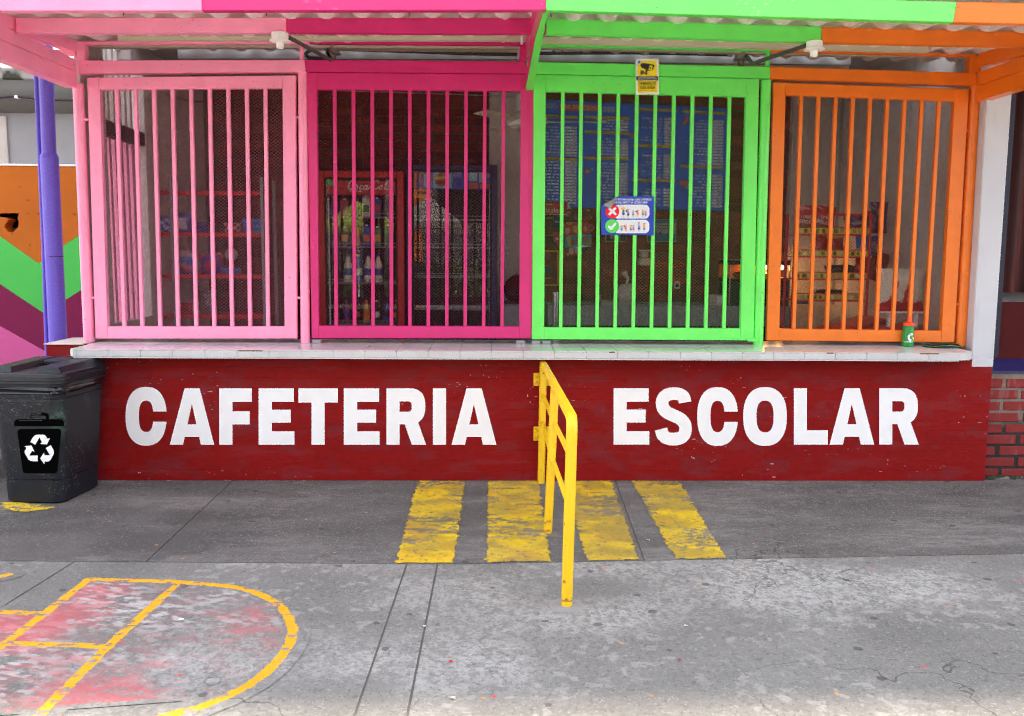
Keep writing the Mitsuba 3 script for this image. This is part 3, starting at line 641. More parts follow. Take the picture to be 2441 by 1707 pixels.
# fascia
YF2 = -1.6
def fa(uv, mat, lab): fp('fascia', uv, mat, YF2, YF2+.045, .003, label=lab)
ftop = lambda u: -13+max(0, (u-1301))*.0175
fa([(-200, ftop(0)), (480.3, ftop(0)), (480.6, 25), (-200, 26.5)], 'pink', 'pink fascia at the roof edge')
fa([(481, ftop(0)), (1301.3, ftop(0)), (1301.3, 24.4), (481.2, 25)], 'magenta', 'magenta fascia at the roof edge')
fa([(1302, -13), (1641, ftop(1641)-5), (2281, ftop(2279)), (2273, 53), (1641, 33.8), (1302, 24.6)], 'green', 'green fascia at the roof edge')
fa([(2281.6, ftop(2281)), (2620, ftop(2600)+1), (2620, 62), (2274, 53.2)], 'orange', 'orange fascia at the roof edge')
# side beams that run forward from the end posts
def along(name, x, ya, yb, z0, z1, w, mat, tilt=0., **k):
    return part(fr, name, hull([(xx, y, z+tilt*(y-ya)) for xx in (x, x+w) for y in (ya, yb) for z in (z0, z1)]), mat, **k)
xL = pY(187, 180, G0)[0]; zs = [pY(186, v, G0)[2] for v in (144, 174, 212)]
along('side_beam', xL-.07, -3.2, -.045, zs[1]+.0015, zs[0], .07, 'pink'); along('side_beam', xL-.07, -3.2, -.045, zs[2], zs[1]-.0015, .07, 'pink')
xR_ = pY(2328, 190, G0)[0]; zr = [pY(2328, v, G0)[2] for v in (173.5, 206, 243)]
along('side_beam', xR_, -3.2, -.022, zr[1]+.0015, zr[0], .07, 'orange'); along('side_beam', xR_, -3.2, -.022, zr[2], zr[1]-.0015, .07, 'orange')
SL_ = .058
za, zr2, zm_ = pY(190, 98, 0)[2], pY(2328, 129, 0)[2], pY(1258, 101, 0)[2]
def rafter(x, w, ya, yb, z, h, mat, **k): return part(fr, 'rafter', hull([(xx, y, z+SL_*y+d) for xx in (x, x+w) for y in (ya, yb) for d in (0, -h)]), mat, **k)
rafter(xL-.065, .06, -1.55, -.02, za, .07, 'pink'); rafter(xR_+.0, .06, -1.55, -.02, zr2, .085, 'orange')
xm = pY(1252, 120, -.02)[0]
rafter(xm, .028, -1.595, .02, zm_-.004, .10, 'magenta'); rafter(xm+.0285, .028, -1.595, .02, zm_-.004, .10, 'green')
# the brace under the middle rafter: magenta flank, green face
def brace(u0, u1, w0, w1, mat, up=.0):
    p = [pY(u0, 215, -.024), pY(u1, 215, -.024), pY(w0, 67, -.86), pY(w1, 67, -.86)]
    return part(fr, 'brace', hull([*p]+[q+np.array([0, .02, .05]) for q in p]), mat)
brace(1252.3, 1270, 1282, 1299, 'green')
p = [pY(1251.8, 215, -.022), pY(1281.4, 67, -.858)]
part(fr, 'brace', hull([q+np.array([dx, dy, dz]) for q in p for dx in (-.004, -.0005) for dy, dz in ((.002, .002), (.022, .055))]), 'magenta')
part(fr, 'cross_tube', tube([(xL-.6, .03, zs[0]+.055), (xL-.03, .03, zs[0]+.055)], .02, 12), 'pink', 40)
# purlins of the roof
def purl(uv, y, mat='purlin', d=.05): return part(fr, 'purlin', plate(uv, y, y+d, .002), mat, label='beige roof purlin')
purl([(280, 84), (1243, 85), (1243, 95.5), (280, 95)], -.2); purl([(1262, 88), (1641, 94), (2216, 111), (2216, 124), (1641, 104), (1262, 101)], -.2)
purl([(200, 106.5), (1236, 110), (1236, 116), (200, 112.5)], .15, d=.05); purl([(1262, 110), (1838, 121), (2212, 134), (2212, 137.5), (1838, 125.5), (1262, 115)], .15)
for u in (1241, 1237): a = pY(u, 90 if u == 1241 else 112, -.205 if u == 1241 else .14); part(fr, 'purlin_end', box(a[0], a[0]+.014, a[1], a[1]+.05, a[2]-.03 if u == 1241 else a[2]-.09, a[2]+.02), 'white')

# corrugated roof sheets
rf = thing('corrugated_roof', 'pale corrugated fibre cement roof sheets over the canopy', 'roof')
WL = .194; x0c = pY(778, 38, -.8)[0]
zt0 = lambda x: np.interp(x, [-2.6, .2, 3.1], [pY(200, 98, 0)[2], zm_, zr2])+.004
def sheet_mesh(xa, xb, dz):
    xs = np.arange(xa, xb+1e-6, WL/16); ys = [-1.62, -.8, -.2, .15, .36]; v = []
    for lay in (0, .006):
        for y in ys:
            for x in xs: v.append((x, y, zt0(x)-.012+SL_*y+dz+lay+.066*(.5-.5*math.cos(2*math.pi*(x-x0c)/WL))**1.45))
    n, m = len(xs), len(ys); f = []
    for lay in range(2):
        for j in range(m-1):
            for i in range(n-1):
                a = lay*n*m+j*n+i; f += [(a, a+1, a+n+1), (a, a+n+1, a+n)]
    for j in (0, m-1):
        for i in range(n-1): a = j*n+i; f += [(a, a+1, a+n*m+1), (a, a+n*m+1, a+n*m)]
    return trimesh.Trimesh(np.array(v), np.array(f), process=False)
k = 0; x = x0c-WL*15
while x < 3.9:
    part(rf, 'roof_sheet', sheet_mesh(x, x+WL*5.5, .007*(k % 2)), 'fibre_cement', 40); x += WL*5; k += 1
for i in range(22):
    x = x0c+WL*(i-12)+rng.uniform(-.004, .004)
    if i % 4 == 2 and -2.5 < x < 3: part(rf, 'hook_bolt', tube([(x+WL*.36, -.83, zt0(x)-.05+.0), (x+WL*.36, -.815, zt0(x)+.03)], .003, 6), 'dark')

# gates
def lerp2(a, b, t): return (a[0]+(b[0]-a[0])*t, a[1]+(b[1]-a[1])*t)
def gate(label, O, I, ts, mat, top=None, mesh_cell=(.0268, .0208), wire=.00095):
    g = thing('grille_gate', label, 'gate', 'four steel grille gates along the counter')
    e0, e1 = -.024, .02
    def atu(a, b, u): return lerp2(a, b, (u-a[0])/(b[0]-a[0]))
    tl, tr, bl_, br = atu(O[0], O[1], I[0][0]), atu(O[0], O[1], I[1][0]), atu(O[3], O[2], I[3][0]), atu(O[3], O[2], I[2][0])
    part(g, 'stile', plate([O[0], tl, bl_, O[3]], e0, e1), mat); part(g, 'stile', plate([tr, O[1], O[2], br], e0, e1), mat)
    part(g, 'rail', plate([tl, tr, I[1], I[0]], e0, e1), mat); part(g, 'rail', plate([I[3], I[2], br, bl_], e0, e1), mat)
    for t in ts:
        a, b = pY(*lerp2(I[0], I[1], t), e0+.006), pY(*lerp2(I[3], I[2], t), e0+.006); w = .0112
        part(g, 'bar', wplate([(a[0]-w, a[2]+.01), (a[0]+w, a[2]+.01), (b[0]+w, b[2]-.01), (b[0]-w, b[2]-.01)], e0+.006, e1-.012, .002), mat)
    ym = e1+.002; q = Polygon([(pY(u, v, ym)[0], pY(u, v, ym)[2]) for u, v in I]).buffer(.022, join_style=2)
    x0, z0, x1, z1 = q.bounds; cwid, chgt = mesh_cell; ms = []
    for s in (1, -1):
        slope = s*chgt/cwid; n0, n1 = (z0-max(slope*x0, slope*x1)), (z1-min(slope*x0, slope*x1))
        for c in np.arange(math.floor(n0/chgt), n1/chgt)*chgt:
            l = LineString([(x0-1, slope*(x0-1)+c), (x1+1, slope*(x1+1)+c)]).intersection(q)
            if l.is_empty or l.length < .01 or l.geom_type != 'LineString': continue
            (xa, za_), (xb, zb_) = l.coords[0], l.coords[-1]; n = np.array([-(zb_-za_), xb-xa]); n /= np.linalg.norm(n); n *= wire
            yy = ym+(.0011 if s > 0 else 0)
            v = [(xa+n[0], yy, za_+n[1]), (xb+n[0], yy, zb_+n[1]), (xb-n[0], yy, zb_-n[1]), (xa-n[0], yy, za_-n[1])]
            ms.append(np.array(v+[(p_[0], p_[1]+.001, p_[2]) for p_ in v]))
    V = np.vstack(ms); Fq = np.array([(0, 1, 2), (0, 2, 3), (4, 6, 5), (4, 7, 6), (0, 4, 5), (0, 5, 1), (3, 2, 6), (3, 6, 7)])
    part(g, 'expanded_mesh', trimesh.Trimesh(V, np.vstack([Fq+8*i for i in range(len(ms))]), process=False), mat+'_mesh', kind='stuff', label='fine expanded metal mesh behind the bars')
    return g
g1 = gate('light pink grille gate at the left end of the counter', [(207.5, 184.8), (703.8, 179.6), (707.3, 807.3), (227.4, 807.3)], [(237, 213.4), (673, 210), (678.3, 778.4), (256.3, 778.4)], [.0915+.1017*i for i in range(9)], 'pink')
g2 = gate('magenta grille gate in front of the two drinks coolers', [(731.5, 173), (1258, 177.2), (1265, 806.7), (743, 806.7)], [(755, 213.2), (1242.3, 217), (1237.5, 778.5), (759.6, 776.6)], [.0866+.092*i for i in range(10)], 'magenta', wire=.0006)
g3 = gate('green grille gate in front of the price board', [(1272.5, 177.6), (1810, 188), (1796.6, 812), (1267.8, 809)], [(1301.5, 217.7), (1779.8, 231), (1765, 783), (1297, 780.5)], [.0848+.0925*i for i in range(10)], 'green', wire=.0008)
g4 = gate('orange grille gate at the right end of the counter', [(1845, 196), (2310.6, 212.7), (2274.9, 816.6), (1828, 811.8)], [(1874, 226.7), (2277.5, 241.7), (2244, 788.6), (1857.4, 783.8)], [.0925+.1019*i for i in range(9)], 'orange', wire=.00065)
def hinge(g, u0, u1, v, mat): a, b = pY(u0, v, -.004), pY(u1, v, -.004); part(g, 'hinge_pin', tube([a, b], .009, 10), mat, 40)
for q in ((201, 211, 285), (217, 228, 710), (702, 712, 280), (705, 716, 710)): hinge(g1, *q, 'pink')
for q in ((1838, 1847, 296), (1829, 1836, 722), (2303, 2313, 312), (2278, 2288, 725)): hinge(g4, *q, 'orange')
part(g3, 'latch', plate([(1778, 806), (1803, 805), (1803, 815), (1783, 814)], -.03, -.025, .001), 'green')
for g, us in ((g2, (752, 1238)), (g3, (1275, 1300))):
    for u in us: a = pY(u, 815, -.012); part(g, 'foot', box(a[0]-.02, a[0]+.035, -.02, .012, .861, .884, .003), 'grey')
# fixed infill beside the middle post line
fp('mullion', [(1258.2, 215.3), (1272, 216), (1267, 806), (1264.6, 806)], 'magenta', G0+.004, .02, .001)

# lamp holders and conduit
def lamp(u, v, y, mat, label, k=1.):
    t = thing('lamp_holder', label, 'lamp holder', 'bare lamp holders under the canopy')
    c = pY(u, v, y)
    part(t, 'octagon_box', lathe([(0, 0), (.046*k, 0), (.048*k, -.004), (.046*k, -.036*k), (0, -.037*k)], 8, c), mat, 20)
    part(t, 'flange', lathe([(.05*k, -.0375*k), (.057*k, -.041*k), (.056*k, -.047*k), (.030*k, -.052*k), (0, -.052*k)], 28, c), mat, 50)
    part(t, 'socket', lathe([(.028*k, -.0505*k), (.021*k, -.058*k), (.020*k, -.082*k), (.014*k, -.083*k), (.013*k, -.06*k), (0, -.06*k)], 24, c), mat, 50)
    return c
c1 = lamp(667, 78.5, YB2+.01, 'fitting', 'white lamp holder under the pink front beam')
c3 = lamp(793.5, 113, .19, 'fitting_old', 'grey lamp holder behind the magenta top rail', .93)
c2_ = lamp(1941.6, 99, YB2+.01, 'fitting', 'white lamp holder under the orange front beam')
c4 = lamp(1767, 127.5, .19, 'fitting_old', 'grey lamp holder behind the green top rail', .93)
def conduit(path, label, r=.0115): t = thing('conduit', label, 'conduit'); put(t, tube(path, r, 10), 'conduit', 40)
conduit([c1+(.044, .01, -.02), c1+(.2, .45, -.05), c3+(-.03, -.03, -.022)], 'grey conduit sagging between the two left lamp holders')
conduit([c2_+(-.044, .01, -.02), c2_+(-.22, .45, -.035), c4+(.03, -.03, -.022)], 'grey conduit between the two right lamp holders')
cv_ = [pY(u, v, .30) for u, v in ((800, 139), (760, 139), (738, 138), (730, 133), (729, 128), (735, 122), (752, 118), (775, 116), (800, 117), (980, 123), (1110, 128), (1236, 130))]
conduit(cv_, 'looped black conduit above the magenta gate')
conduit([pY(u, v, .32) for u, v in ((1262, 127), (1500, 126), (1640, 128), (1745, 131))], 'black conduit running above the green gate')
conduit([pY(u, v, .3) for u, v in ((204, 130), (226, 139), (262, 152))], 'short black conduit above the pink gate', .009)
fx = thing('tube_fixture', 'slim white tube light fixture end above the magenta gate', 'fixture')
a, b = pY(745, 112.5, .24), pY(1240, 118, .24)
part(fx, 'housing', hull([(x, y, z+d) for (x, z) in ((a[0], a[2]), (b[0], b[2])) for y in (.24, .29) for d in (-.012, .0)]), 'cream')
q = pY(1238, 125, .235); part(fx, 'end_cap', box(q[0]-.012, q[0]+.006, .23, .295, q[2]-.055, q[2]+.028, .003), 'white')

# downspout and conduit at left
ds = thing('downspout', 'purple painted downspout pipe at left of the counter', 'pipe')
yd = .45
def pp(u, v): return pY(u, v, yd)
bz = pp(140.5, 852); up = pp(117.4, 376); tpz = pp(107.5, 100)
ex_ = bz+(bz-up)*(-1)*0
part(ds, 'lower_pipe', tube([(bz[0], yd, .0), (bz[0], yd, bz[2]), up], .0595, 26), 'purple_paint', 40)
part(ds, 'socket_rim', tube([up-(0, 0, .002), up+(0, 0, .004), up+(.0, 0, .03)], [.061, .0605, .048], 26), 'purple_paint', 40)
part(ds, 'upper_pipe', tube([up, tpz, tpz+(0, 0, .2)], .0465, 26), 'purple_paint', 40)
part(ds, 'strap', tube([pp(129.5, 610), pp(129.5, 611.5)], .0605, 26), 'dark', 40)
cs = thing('conduit_pipe', 'thin purple conduit beside the downspout', 'pipe')
put(cs, tube([(pp(112, 850)[0], yd+.03, 0), pY(112, 850, yd+.03), pY(103, 575, yd+.03), pY(86, 190, yd+.03), pY(83, 100, yd+.03)], .0135, 12), 'purple_paint', 40)

# ================================================================== HANDRAIL
hr = thing('handrail', 'bright yellow bent pipe handrail standing in front of the counter', 'handrail')
A0, A1, A2 = pZ(1290, 1151), pZ(1305.4, 1269.3), pZ(1350.6, 1443.6)
zT = .765; n0, n2 = pY(1295, 868, A0[1]), pY(1364, 990, A2[1])
def bend(p, q, r, k=6, rad=.05):
    a, b = (p-q)/np.linalg.norm(p-q), (r-q)/np.linalg.norm(r-q); return [q+a*rad*(1-t)**2+b*rad*t**2 for t in np.linspace(0, 1, k)]
top0, top2 = np.array([n0[0], A0[1], n0[2]]), np.array([n2[0], A2[1], n2[2]-.012])
part(hr, 'post', tube([A0+(0, 0, -.03), top0+(0, 0, -.01)], .0232, 20), 'yellow_paint', 40)
part(hr, 'top_rail', tube([top0+(0, .012, 0)]+bend(top0, top2, A2, 7, .06)+[A2+(0, 0, -.03)], .0235, 22), 'yellow_paint', 50)
tm = (A1[1]-top0[1])/(top2[1]-top0[1]); topm = top0+(top2-top0)*tm
part(hr, 'post', tube([A1+(0, 0, -.03), topm+(0, 0, -.015)], .0226, 20), 'yellow_paint', 40)
def on(p, q, z): t = (z-p[2])/(q[2]-p[2]); return p+(q-p)*t
for z0_, z2_, nm in ((.575, .635, 'mid_rail'), (.40, .425, 'lower_rail')):
    part(hr, nm, tube([on(A0, top0, z0_)+(0, -.01, 0), on(A1, topm, (z0_+z2_)/2-.012)+(.004, 0, 0), on(A2, top2, z2_)+(0, .01, 0)], .0125, 14), 'yellow_paint', 40)
for v0, v1 in ((889, 920), (1017, 1051)):
    for u0, u1 in ((1272, 1285), (1302, 1311)):
        a, b = pY(u0, v0, YW-.009), pY(u1, v1, YW-.009); h = part(hr, 'wall_bracket', box(a[0], b[0], YW-.010, YW-.003, b[2], a[2], .0015), 'yellow_paint')
        for f in (.28, .72): part(h, 'bolt', lathe([(.0085, 0), (.0085, -.006), (0, -.009)], 6, (0, 0, 0)).apply_transform(trimesh.transformations.rotation_matrix(-math.pi/2, (1, 0, 0))).apply_translation(((a[0]+b[0])/2, YW-.0105, b[2]+(a[2]-b[2])*f)), 'yellow_paint') if u0 == 1272 else None
part(hr, 'screw', trimesh.creation.icosphere(subdivisions=1, radius=.005).apply_translation(top0+(0, -.0215, -.055)), 'dark')

# ================================================================== BIN
bi = thing('wheeled_bin', 'black plastic rubbish bin with white recycling symbol and lid', 'bin')
BC, BA = np.array([-2.615, -.585, 0.]), math.radians(-5)
def rr_ring(hx, hy, r, z, n=6):
    pts = []
    for sx, sy, a0 in ((1, 1, 0), (-1, 1, 90), (-1, -1, 180), (1, -1, 270)):
        for k in range(n+1): a = math.radians(a0+90*k/n); pts.append((sx*(hx-r)+r*math.cos(a), sy*(hy-r)+r*math.sin(a), z))
    c, s = math.cos(BA), math.sin(BA); p = np.array(pts)
    return np.stack([c*p[:, 0]-s*p[:, 1]+BC[0], s*p[:, 0]+c*p[:, 1]+BC[1], p[:, 2]], 1)
def loft(rings, cap0=True, cap1=True):
    n = len(rings[0]); v = np.vstack(rings); f = []
    for i in range(len(rings)-1):
        for j in range(n): a, b, c, d = i*n+j, i*n+(j+1) % n, (i+1)*n+(j+1) % n, (i+1)*n+j; f += [(a, b, c), (a, c, d)]
    v = list(v)
    for on_, i in ((cap0, 0), (cap1, len(rings)-1)):
        if on_:
            c = len(v); v.append(np.mean(rings[i], 0)); f += [(c, i*n+j, i*n+(j+1) % n) for j in range(n)]
    return trimesh.Trimesh(np.array(v), np.array(f), process=False)
sec = [(.165, .205, .06, .0), (.180, .22, .07, .012), (.186, .226, .07, .14), (.181, .221, .068, .143), (.181, .221, .068, .147), (.188, .228, .07, .15), (.216, .255, .075, .60), (.224, .262, .078, .602), (.224, .262, .078, .618), (.219, .258, .076, .622), (.221, .26, .076, .645), (.226, .265, .078, .650)]
part(bi, 'body', loft([rr_ring(a, b, r, z) for a, b, r, z in sec], True, False), 'bin_plastic', 35)
part(bi, 'rim', loft([rr_ring(a, b, r, z) for a, b, r, z in ((.222, .261, .076, .651), (.228, .267, .08, .655), (.228, .267, .08, .668), (.222, .261, .076, .672))], False, False), 'bin_plastic', 35)
lid = [(.226, .264, .075, .690), (.240, .279, .085, .692), (.242, .281, .085, .706), (.236, .275, .083, .709), (.236, .275, .083, .722), (.244, .283, .085, .726), (.244, .283, .085, .742), (.238, .277, .083, .746), (.236, .274, .083, .762), (.226, .264, .08, .770)]
lid_ = part(bi, 'lid', loft([rr_ring(a, b, r, z) for a, b, r, z in lid], True, True), 'bin_lid', 35)
def local(mesh):
    m = mesh.copy(); m.apply_transform(trimesh.transformations.rotation_matrix(BA, (0, 0, 1))); m.apply_translation(BC); return m
for sx in (-1, 1): part(lid_, 'pad', local(hull([(sx*x, y, z) for x, y, z in ((.07, -.245, .770), (.215, -.235, .770), (.222, .24, .770), (.07, .25, .770), (.085, -.225, .800), (.19, -.215, .797), (.195, .215, .806), (.085, .225, .808))])), 'bin_lid')
part(lid_, 'handle_rib', local(box(-.066, .066, .06, .245, .770, .803, .008)), 'bin_lid')
# liner folded out between the lid and the rim
rg = rr_ring(.227, .266, .078, 0, 24); N_ = len(rg); lv = []
for k, (dz, o) in enumerate(((.700, -.006), (.690, .006), (.681, .012), (.673, .011), (.664, .010), (.652, .009))):
    for j, q in enumerate(rg):
        a = meshkit.fbm(np.array([[q[0]*22, q[1]*22, k*.9]]), 3)[0]-.5; b_ = meshkit.fbm(np.array([[q[0]*60+5, q[1]*60, k*1.7]]), 2)[0]-.5
        d = (q-BC); d[2] = 0; d = d/np.linalg.norm(d); lv.append(q+d*(o+.022*a*(k > 0)+.008*b_)+np.array([0, 0, dz+.022*a*(k > 3)+.006*b_]))
lf = [t for k in range(5) for j in range(N_) for t in ((k*N_+j, k*N_+(j+1) % N_, (k+1)*N_+(j+1) % N_), (k*N_+j, (k+1)*N_+(j+1) % N_, (k+1)*N_+j))]
part(bi, 'liner', trimesh.Trimesh(np.array(lv), np.array(lf), process=False), 'bag_plastic', False, label='crumpled black bin liner')
# front face of the body: its plane, for ribs and the symbol
tri = local(trimesh.Trimesh(np.array([(-.1, -.228, .15), (.1, -.228, .15), (0, -.255, .60)]), np.array([(0, 1, 2)]), process=False)).vertices
BN = np.cross(tri[1]-tri[0], tri[2]-tri[0]); BN /= np.linalg.norm(BN); BN *= -np.sign(BN[1])
def pB(u, v, lift=0.): r = ray(u, v); o = tri[0]+BN*lift; return EYE+r*(((o-EYE)@BN)/(r@BN))
def on_bin(x, y, lift): return pB(x*200/1606, 960+y*200/1606, .0022+lift)
def hbox(u0, v0, u1, v1, h, b=.003):
    p_ = [pB(u0, v0, 0), pB(u1, v0, 0), pB(u1, v1, 0), pB(u0, v1, 0)]; c = np.mean(p_, 0)
    return hull(p_+[q+(c-q)/np.linalg.norm(c-q)*b+BN*h for q in p_])
for i in range(8): part(bi, 'rib', hbox(47-i*.2, 969+i*4.6, 98+i*.5, 971.2+i*4.6, .004), 'bin_plastic')
for i in range(4): part(bi, 'rib', hbox(56, 1131+i*4.2, 124, 1133+i*4.2, .003), 'bin_plastic')
part(bi, 'grip', hbox(51, 948, 88, 956, .008, .005), 'bin_plastic')
Lb = [(rbox(272, 316, 1228, 520, 70).intersection(sbox(0, 0, 2000, 450)), (5, 5, 5)), (rbox(564, 190, 932, 440, 80).difference(rbox(622, 250, 874, 520, 24)).intersection(sbox(0, 0, 2000, 330)), (5, 5, 5)),
      (Polygon([(322, 508), (1180, 498), (1092, 1352), (442, 1352)]).buffer(-60).buffer(60), (5, 5, 5))]
arrow = Polygon([(578, 752), (640, 650), (690, 614), (842, 614), (878, 638), (908, 694), (958, 674), (900, 798), (764, 790), (806, 760), (752, 664), (676, 806)])
cx_, cy_ = 752, 900
Lw = [(affinity.rotate(arrow, 120*i, origin=(757, 895)), (240, 240, 240)) for i in range(3)]
pr(bi, 'symbol', Lb+Lw, on_bin, 'matt_print', label='black bin pictogram with white recycling arrows')
for i in range(5): part(bi, 'wheel', local(tube([(-.19, .235, .06), (-.13, .235, .06)], .06, 16)), 'dark', 30) if i == 0 else None

# ================================================================== SIGNS ON THE GREEN GATE
def quadmap(y, TL, TR, BR, BL):                  # unit square -> a sheet standing at depth y, corners in photograph pixels
    c = [pY(*q, y) for q in (TL, TR, BR, BL)]
    def f(s, t, lift=0.): return (c[0]*(1-s)+c[1]*s)*(1-t)+(c[3]*(1-s)+c[2]*s)*t+np.array([0, -lift, 0])
    return f
def textpoly(s, x, y, h, width=None, bold=True):
    """lettering as outlines in a y-down drawing, capitals h tall, baseline at y"""
    m = meshkit.text_mesh(s, h, .01, bold); top = m.faces[m.face_normals[:, 2] > .9]
    g = unary_union([Polygon(m.vertices[f][:, :2]) for f in top]).buffer(h*.002)
    x0, _, x1, _ = g.bounds; k = (width/(x1-x0)) if width else 1.
    return affinity.affine_transform(g, [k, 0, 0, -1, x-k*x0, y])
sc = thing('camera_sign', 'small yellow surveillance camera warning sign fixed on green header', 'sign')
f_ = quadmap(-.036, (1515.1, 140.2), (1569.8, 140.4), (1570.8, 225.7), (1515.7, 225.9))
def on_cam(x, y, lift): return f_((x-470)/745, (y-268)/1148, lift+.0046)
part(sc, 'sheet', hull([f_(s, t, l) for s in (0, 1) for t in (0, 1) for l in (0, .004)]), 'white')
Y_, K_ = (244, 220, 40), (44, 46, 52)
cam = [(rbox(532, 340, 1150, 822, 8), Y_), (rbox(532, 966, 1158, 1345, 8), Y_), (sbox(486, 832, 1192, 960), K_), (circ(575, 386, 72), (222, 222, 226)), (circ(575, 386, 42), (44, 110, 214)),
       (Polygon([(640, 420), (760, 410), (1090, 470), (1040, 580), (1020, 640), (880, 650), (640, 545), (622, 480)]), K_), (Polygon([(920, 490), (1005, 490), (1000, 625), (885, 630), (890, 545)]), Y_), (circ(940, 565, 26), K_),
       (Polygon([(785, 620), (860, 640), (832, 700), (780, 700)]), K_), (Polygon([(620, 650), (720, 645), (735, 700), (770, 720), (770, 760), (735, 740), (690, 780), (620, 785)]), (96, 84, 50)), (circ(800, 745, 42, sy=1.), K_),
       (textpoly('CÁMARAS DE', 548, 1105, 105, 572), (70, 66, 30)), (textpoly('VIGILANCIA', 590, 1240, 105, 495), (70, 66, 30))]
for a in range(565, 1100, 36): cam.append((sbox(a, 858, a+rng.uniform(20, 32), 884), (186, 188, 192)))
for a in range(540, 1130, 36): cam.append((sbox(a, 910, a+rng.uniform(22, 33), 936), (186, 188, 192)))
for a in range(555, 1110, 40): cam.append((sbox(a, 1290, a+rng.uniform(16, 34), 1312), (176, 158, 40)))
pr(sc, 'print', cam, on_cam, label='camera pictogram and the words CÁMARAS DE VIGILANCIA')

sp = thing('queue_sign', 'blue queue order poster with a curled corner on green bars', 'sign')
YS = -.030
def on_q(x, y, lift=0.): p_ = pY(1420+x*220/2296, 450+y*140/1461, YS); return p_+np.array([0, -lift, 0])
out_q = Polygon([(150, 430), (230, 440), (330, 490), (510, 215), (585, 185), (1450, 192), (1443, 1158), (800, 1145), (135, 1147), (130, 470)])
def kid(x, y, s, hair, shirt, legs, tall=1., tail=0, skin=(236, 190, 170)):
    h = s*tall; o = [(sbox(x-.11*s, y-.42*h, x-.03*s, y), skin), (sbox(x+.03*s, y-.42*h, x+.11*s, y), skin), (Polygon([(x-.16*s, y-.44*h), (x+.16*s, y-.44*h), (x+.2*s, y-.24*h), (x-.2*s, y-.24*h)]), legs),
       (Polygon([(x-.13*s, y-.70*h), (x+.13*s, y-.70*h), (x+.16*s, y-.42*h), (x-.16*s, y-.42*h)]), shirt), (LineString([(x-.13*s, y-.66*h), (x-.26*s, y-.5*h)]).buffer(.03*s), skin), (LineString([(x+.13*s, y-.66*h), (x+.26*s, y-.52*h)]).buffer(.03*s), skin),
       (circ(x, y-.82*h, .2*s, 14), hair), (circ(x+.02*s, y-.78*h, .165*s, 14), skin)]
    if tail: o.append((circ(x-.25*s, y-.74*h, .12*s, 10, 1.5), hair))
    return o
WH = (226, 232, 238)
pr(sp, 'sheet', [(out_q, (42, 72, 184))], on_q)
pr(sp, 'panel', [(rbox(440, 398, 1335, 742, 110), WH)], lambda x, y, l: on_q(x, y, .0008)); pr(sp, 'panel', [(rbox(440, 772, 1332, 1106, 110), WH)], lambda x, y, l: on_q(x, y, .0008))
pr(sp, 'cross_mark', [(circ(412, 565, 174, 32).difference(Polygon([(130, 380), (330, 492), (500, 220), (300, 200)])), (238, 34, 44)), (unary_union([LineString([(345, 500), (490, 630)]).buffer(30), LineString([(482, 490), (345, 632)]).buffer(30)]), WH)], lambda x, y, l: on_q(x, y, .0014+l), label='white cross on a red disc')
pr(sp, 'check_mark', [(circ(410, 932, 174, 32), (92, 214, 96)), (LineString([(332, 945), (378, 995), (486, 872)]).buffer(30), WH)], lambda x, y, l: on_q(x, y, .0014+l), label='white tick on a green disc')
kids = [kid(690, 718, 165, (246, 176, 60), (50, 130, 50), (60, 60, 180), 1.75, 1), kid(806, 718, 150, (50, 44, 48), (140, 100, 200), (40, 40, 110), 1.5, 1), kid(930, 706, 130, (130, 70, 50), (90, 170, 210), (60, 140, 190), 1.3), kid(1045, 706, 140, (70, 34, 40), (230, 90, 150), (240, 180, 60), 1.35, 1), kid(1172, 702, 130, (226, 40, 50), (120, 190, 60), (70, 90, 170), 1.4), kid(1240, 706, 125, (120, 50, 60), (150, 90, 190), (150, 90, 190), 1.35),
        kid(640, 1076, 130, (130, 70, 50), (90, 170, 210), (60, 140, 190), 1.3), kid(745, 1076, 140, (110, 30, 40), (230, 90, 150), (240, 180, 60), 1.35, 1), kid(872, 1072, 130, (226, 40, 60), (120, 190, 60), (70, 90, 170), 1.4), kid(938, 1072, 125, (120, 50, 60), (150, 90, 190), (150, 90, 190), 1.35), kid(1076, 1080, 160, (60, 60, 150), (110, 170, 226), (40, 70, 170), 1.65), kid(1204, 1080, 150, (150, 60, 46), (246, 160, 60), (60, 160, 200), 1.6)]
for k_ in kids: pr(sp, 'printed_child', k_, lambda x, y, l: on_q(x, y, .0016+l))
pr(sp, 'wording', [(textpoly('eferencial de niños', 490, 288, 50, 895), WH), (textpoly('pequeño a grande', 436, 360, 50, 855), WH)], lambda x, y, l: on_q(x, y, .0016+l), label='white words eferencial de niños pequeño a grande')
cu = [(pY(1420+x*.0958, 450+y*.0958, YS)+np.array([0, d, 0])) for x, y, d in ((170, 425, -.003), (300, 330, -.012), (515, 212, -.003), (440, 350, -.045), (365, 485, -.03), (270, 455, -.02))]
part(sp, 'curled_corner', trimesh.Trimesh(np.array(cu), np.array([(0, 1, 5), (1, 4, 5), (1, 3, 4), (1, 2, 3)]), process=False), 'grey', True, label='folded over grey corner of the poster')

